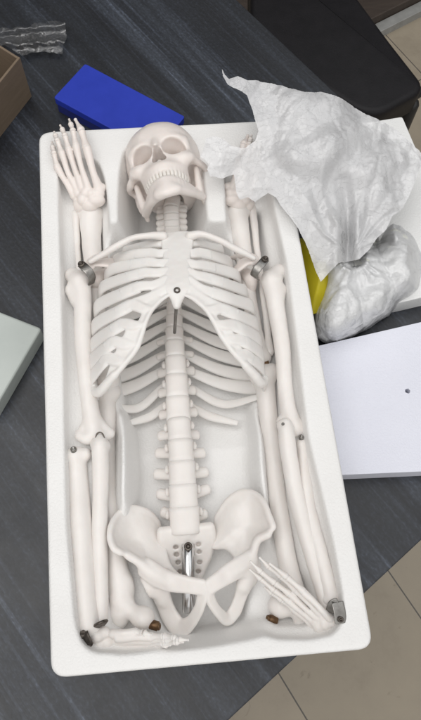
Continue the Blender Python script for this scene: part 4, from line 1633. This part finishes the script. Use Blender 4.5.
def zbody(x, y):
    sd = -poly_sd(np.array(outb, float), x, y)
    rim_ = np.sqrt(np.clip(1 - (1 - np.clip(sd / 22., 0, 1)) ** 2, 0, 1))
    wob = 5 * noise(np.column_stack([x * .05, y * .05, 0 * x]), 77)

    def lobe(cx_, cy_, rx_, ry_, h_):
        q_ = ((x + wob - cx_) / rx_) ** 2 + ((y - wob - cy_) / ry_) ** 2
        return h_ * np.sqrt(np.clip(1 - q_, 0, 1))
    z = .2 + rim_ * (3.7 + np.maximum.reduce([lobe(340, 298, 32, 48, 3.6), lobe(372, 285, 26, 44, 3.0), lobe(402, 262, 27, 44, 2.9), lobe(385, 300, 24, 26, 2.3), lobe(326, 268, 22, 26, 2.6)]))
    d = np.hypot(x - KN[0], y - KN[1])
    a = np.arctan2(y - KN[1], x - KN[0])
    q = np.column_stack([a * 1.2, d * .02, 0 * a])
    w_ = noise(q * 2.0, 4) * .9
    f = 0
    for k_, am, ph in ((4, .9, .1), (7, .7, .5), (12, .42, .8), (19, .22, .3)):
        t_ = np.abs(((a * k_ / (2 * math.pi) + w_ * (.5 + k_ * .04) + ph) % 1) - .5) * 2
        msk = np.clip(noise(np.column_stack([a * 1.1 + k_, d * .035, 0 * a]), 40 + k_) + .55, 0, 1)
        f = f + am * (t_ - .5) * msk
    z = z + f * np.interp(d, [0, 8, 20, 60], [.5, 1.1, .8, .25]) * np.clip(sd / 8, 0, 1)
    z = z + 1.1 * np.exp(-((d - 14) / 5) ** 2) - 2.2 * np.exp(-(d / 9) ** 2)
    # a hollow beside the knot
    z = z - 1.5 * np.exp(-(((x - 384) / 11) ** 2 + ((y - 242) / 6) ** 2))
    return z


W, F = sheet(outb, 1.0, 8, zbody, .25, .16, .6, 10, octs=((3.0, .20), (1.5, .14), (.8, .07), (.45, .04)))
W[:, 2] = np.maximum(W[:, 2], .06)
obj('bag_body', W, F, BAGB, BAG)
ino = np.array(outb, float)
ino = ino.mean(0) + (ino - ino.mean(0)) * .88
W, F = sheet(ino, 1.6, 18, lambda x, y: zbody(x, y) - 1.0, .3, .16, .6, 10, octs=((2.2, .2), (1.1, .16), (.6, .1)))
W[:, 2] = np.maximum(W[:, 2], .05)
obj('wrapped_contents', W, F, STUFFED, BAG)

# yellow packet squeezed between tray and bag
def pillow(poly, z0, z1, seed, name, m, **kw):
    o = roundpoly(poly, .5, 4)
    c = o.mean(0)
    nr = 14
    V = []
    F = []
    n = len(o)
    for sgn in (1, -1):
        for k in range(nr + 1):
            t = k / nr
            q = c + (o - c) * (1 - t)
            h = (1 - (1 - t) ** 2.2)
            zm = (z0 + z1) / 2
            z = zm + sgn * (z1 - z0) / 2 * h + (sgn > 0) * .25 * crumple(q, seed, 8, .25, 1.0, .8)
            V.append(np.column_stack([q, z]))
    V = np.concatenate(V)
    for s in (0, 1):
        b0 = s * (nr + 1) * n
        for k in range(nr):
            for i in range(n):
                j = (i + 1) % n
                f = [b0 + k * n + i, b0 + k * n + j, b0 + (k + 1) * n + j, b0 + (k + 1) * n + i]
                F.append(f if s == 0 else f[::-1])
    return obj(name, V, F, m, **kw)


pillow(PP([(292, 232, 4), (322, 236, 4), (338, 284, 4), (328, 306, 4), (312, 311, 4)]), .02, 6.0, 3, 'yellow_packet', YELLOW,
       label='bright yellow plastic packet wedged between the tray and the white bag', cat='packet')

# ------------------------------------------------------------------ boards
q = PP([(300, 350, 2.5), (430, 320, 2.5), (442, 470.5, 2.5), (330, 475.5, 2.5)])
bA = roundpoly(q, .35, 4)
# slab with a drilled hole
hc = P(407.8, 391, 2.5)[:2]
def slab_with_hole(poly, hc, hr, z0, z1):
    n = 24
    h = np.array([hc + hr * np.array([math.cos(t), math.sin(t)]) for t in np.arange(n) * 2 * math.pi / n])
    p = np.asarray(poly)
    m = len(p)
    A = np.vstack([p, h])
    e = [(i, (i + 1) % m) for i in range(m)] + [(m + i, m + (i + 1) % n) for i in range(n)]
    res = delaunay_2d_cdt([Vector(x) for x in A], e, [list(range(m))], 1, 1e-5)
    tri = []
    P2 = np.array([tuple(v) for v in res[0]])
    for f in res[2]:
        c = P2[list(f)].mean(0)
        if np.linalg.norm(c - hc) > hr * .9:
            a_, b_, c_ = P2[f[0]], P2[f[1]], P2[f[2]]
            f = list(f)
            if (b_[0] - a_[0]) * (c_[1] - a_[1]) - (b_[1] - a_[1]) * (c_[0] - a_[0]) < 0:
                f = f[::-1]
            tri.append(f)
    k = len(P2)
    V = [(x, y, z1) for x, y in P2] + [(x, y, z0) for x, y in P2]
    F = tri + [[i + k for i in f][::-1] for f in tri]
    ar = np.sum(p[:, 0] * np.roll(p[:, 1], -1) - np.roll(p[:, 0], -1) * p[:, 1])
    for i in range(m):
        j = (i + 1) % m
        f = [i, i + k, j + k, j]
        F.append(f if ar > 0 else f[::-1])
    for i in range(n):
        j = (i + 1) % n
        F.append([m + i, m + j, m + j + k, m + i + k])
    return np.array(V), F


V, F = slab_with_hole(bA, hc, .27, .03, 2.5)
o = obj('foam_board', V, F, BOARD, smooth=False, label='bluish white foam board with a drilled hole, right of the tray', cat='foam board')
bv = o.modifiers.new('bev', 'BEVEL')
bv.width = .0012
bv.segments = 2
bv.limit_method = 'ANGLE'
q = PP([(365, 121, 2.5), (402.5, 116.5, 2.5), (470, 232, 2.5), (440, 296, 2.5), (370, 300, 2.5)])
q = PP([(345, 126, 2.5), (402.5, 116.5, 2.5), (475, 285, 2.5), (398, 303, 2.5)])
V, F = prism(roundpoly(q, .3, 3), .03, 2.5, .12)
obj('foam_board', V, F, BOARD2, smooth=False, label='white foam board behind the crumpled bag, one corner past the table edge', cat='foam board')
# grey-green slab at the left edge
q = PP([(41.5, 328, 2.2), (-8, 413, 2.2), (-95, 380, 2.2), (-40, 296, 2.2)])
V, F = prism(roundpoly(q, .4, 4), .03, 2.2, .25)
obj('pale_slab', V, F, GREYSLAB, smooth=False, label='pale grey-green slab with a rounded corner, left of the tray', cat='slab')

# ------------------------------------------------------------------ blue box
BL = empty('blue_box', 'flat royal blue box lying at an angle behind the tray', 'box', P(120, 100, 0))
qa, qb, qc = P(53.5, 97.5, 2.2), P(85, 63.5, 2.2), P(185, 116.5, 2.2)
qd = qa + qc - qb
lid = roundpoly([qa, qb, qc, qd], .3, 4)
V, F = prism(lid, 1.3, 2.2, .08)
obj('lid', V, F, BLUE, BL, smooth=False)
cc = lid.mean(0)
V, F = prism(cc + (lid - cc) * .985, .03, 1.295, .03)
obj('base', V, F, BLUED, BL, smooth=False)

# ------------------------------------------------------------------ cardboard box, open
CB = empty('cardboard_box', 'open brown cardboard box at the left edge of the table', 'box', P(0, 100, 0))
H = 6.0
k0 = P(20, 57.5, H)[:2]
k1 = P(-1, 83.5, H)[:2]
k2 = P(-3, 43, H)[:2]
u1 = (k1 - k0) / np.linalg.norm(k1 - k0)
u2 = (k2 - k0) / np.linalg.norm(k2 - k0)
w1, w2, th_ = 15., 13., .28
A0, A1, A2, A3 = k0, k0 + u1 * w1, k0 + u1 * w1 + u2 * w2, k0 + u2 * w2
cb = [A0, A1, A2, A3]


def wall(a, b, inn):
    return [a, b, b + inn, a + inn]


ins = .02
for a_, b_, inn in ((A0, A1, u2), (A3, A2, -u2)):
    V, F = prism(wall(a_, b_, inn * th_), .02, H, .06)
    obj('side_panel', V, F, CARD, CB, smooth=False)
for a_, b_, inn in ((A0 + u2 * (th_ + ins), A3 - u2 * (th_ + ins), u1), (A1 + u2 * (th_ + ins), A2 - u2 * (th_ + ins), -u1)):
    V, F = prism(wall(a_, b_, inn * th_), .02, H - .05, .06)
    obj('side_panel', V, F, CARD, CB, smooth=False)
V, F = prism([A0 + u1 * .32 + u2 * .32, A1 - u1 * .32 + u2 * .32, A2 - u1 * .32 - u2 * .32, A3 + u1 * .32 - u2 * .32], .02, .3)
obj('bottom_panel', V, F, CARDIN, CB, smooth=False)

# ------------------------------------------------------------------ clear film wrapper beyond the box
outc = [(-8, 30), (10, 30), (30, 27), (48, 23), (65, 22), (67, 38), (63, 47), (62.5, 55.5), (52, 53), (40, 53), (32, 54), (23, 58), (14, 52), (4, 47), (-8, 45)]


def zclear(x, y):
    return .5 + 1.0 * np.exp(-((y - (33 - x * .12)) / 4) ** 2) + .6 * np.exp(-((y - (46 - x * .05)) / 4) ** 2)


W, F = sheet(outc, 1.1, 9, zclear, .12, .2, .6, 8, octs=((2.8, .20), (1.4, .18), (.7, .14)), rot=-.5, stretch=1.3)
W[:, 2] = np.maximum(W[:, 2], .05)
o = obj('clear_wrapper', W, F, CLEAR, label='crinkled clear plastic wrapper on the table behind the cardboard box', cat='wrapper')

# ------------------------------------------------------------------ chair behind the table
CH = empty('chair', 'black padded chair standing past the far edge of the table', 'chair', P(360, 40, -75))
zc = -28.0
seat = roundpoly(PP([(250, -60, zc), (352, -12, zc), (388, 37, zc), (428, 88, zc), (372, 118, zc), (250, 40, zc)]), [3, 3.2, 3.6, 3.0, 4.5, 4], 8)
V, F = prism(seat, zc - 5, zc, 1.1, 5)
obj('seat', V, F, CHAIRM, CH)
for (x, y) in ((412, 104), (335, 30)):
    a_ = P(x, y, zc - 5)
    b_ = np.array([a_[0] + 1.0, a_[1] - .6, -75])
    mb = MB()
    mb.add(*sweep([a_, (a_ + b_) / 2, b_], 1.4, seg=14))
    mb.build('leg', BLACKM, CH)
for (x, y) in ((300, 60), (260, -30)):
    a_ = P(x, y, zc - 5)
    b_ = np.array([a_[0] - 1.0, a_[1], -75])
    mb = MB()
    mb.add(*sweep([a_, (a_ + b_) / 2, b_], 1.4, seg=14))
    mb.build('leg', BLACKM, CH)
mb = MB()
mb.add(*sweep([P(418, 92, zc - 7), P(380, 113, zc - 7)], 1.2, seg=12))
mb.build('seat_rail', BLACKM, CH)

# dark brown cabinet far behind, with its grey metal plinth strip
CAB = empty('cabinet', 'dark brown cabinet base with a grey metal strip beyond the chair', 'cabinet', P(380, 10, -75))
p0, p1 = P(378, 39, -75)[:2], P(425, 15, -75)[:2]
dd = (p1 - p0) / np.linalg.norm(p1 - p0)
nn = np.array([-dd[1], dd[0]])
if nn[1] < 0:
    nn = -nn
a_, b_ = p0 - dd * 60, p0 + dd * 80
V, F = prism([a_ + nn * 3.2, b_ + nn * 3.2, b_ + nn * 45, a_ + nn * 45], -75, -70, .3)
obj('carcass', V, F, BROWNW, CAB, smooth=False)
V, F = prism([a_, b_, b_ + nn * 3.1, a_ + nn * 3.1], -75, -72.5, .2)
obj('metal_strip', V, F, ALU, CAB, smooth=False)

# ------------------------------------------------------------------ light: indoor ceiling lamps + soft room light
w = bpy.data.worlds.new('World')
scene.world = w
w.use_nodes = True
wn = w.node_tree
tcw = N(wn, 'ShaderNodeTexCoord')
sx = N(wn, 'ShaderNodeSeparateXYZ')
L(wn, tcw.outputs['Generated'], sx.inputs[0])
# room: bright ceiling, dimmer walls, the far wall dimmest
m1 = N(wn, 'ShaderNodeMath', operation='MULTIPLY_ADD')
L(wn, sx.outputs['Y'], m1.inputs[0])
m1.inputs[1].default_value = -.55
L(wn, sx.outputs['Z'], m1.inputs[2])
L(wn, ramp(wn, m1.outputs[0], [(.0, (.05, .048, .045)), (.30, (.20, .197, .194)), (.75, (.95, .94, .925)), (1.0, (1.05, 1.04, 1.03))]), wn.nodes['Background'].inputs[0])
wn.nodes['Background'].inputs[1].default_value = 1.22


def area(name, loc, target, sx, sy, power, col):
    d = bpy.data.lights.new(name, 'AREA')
    d.shape = 'RECTANGLE'
    d.size, d.size_y = sx, sy
    d.energy = power
    d.color = col
    o = bpy.data.objects.new(name, d)
    COL.objects.link(o)
    o.location = loc
    o.rotation_euler = (Vector(target) - Vector(loc)).to_track_quat('-Z', 'Y').to_euler()
    return o


area('ceiling_lamp', (-.45, .02, 1.7), (0, 0, 0), 1.3, 1.1, 11.5, (1.0, .985, .97))
area('window_light', (1.0, .75, 1.6), (0, .05, 0), 1.8, 1.4, 6.5, (.94, .97, 1.0))

scene.view_settings.view_transform = 'Standard'
scene.view_settings.look = 'None'
scene.view_settings.exposure = -.38
scene.view_settings.gamma = 1
scene.cycles.use_denoising = True
scene.cycles.max_bounces = 8
scene.cycles.transparent_max_bounces = 12
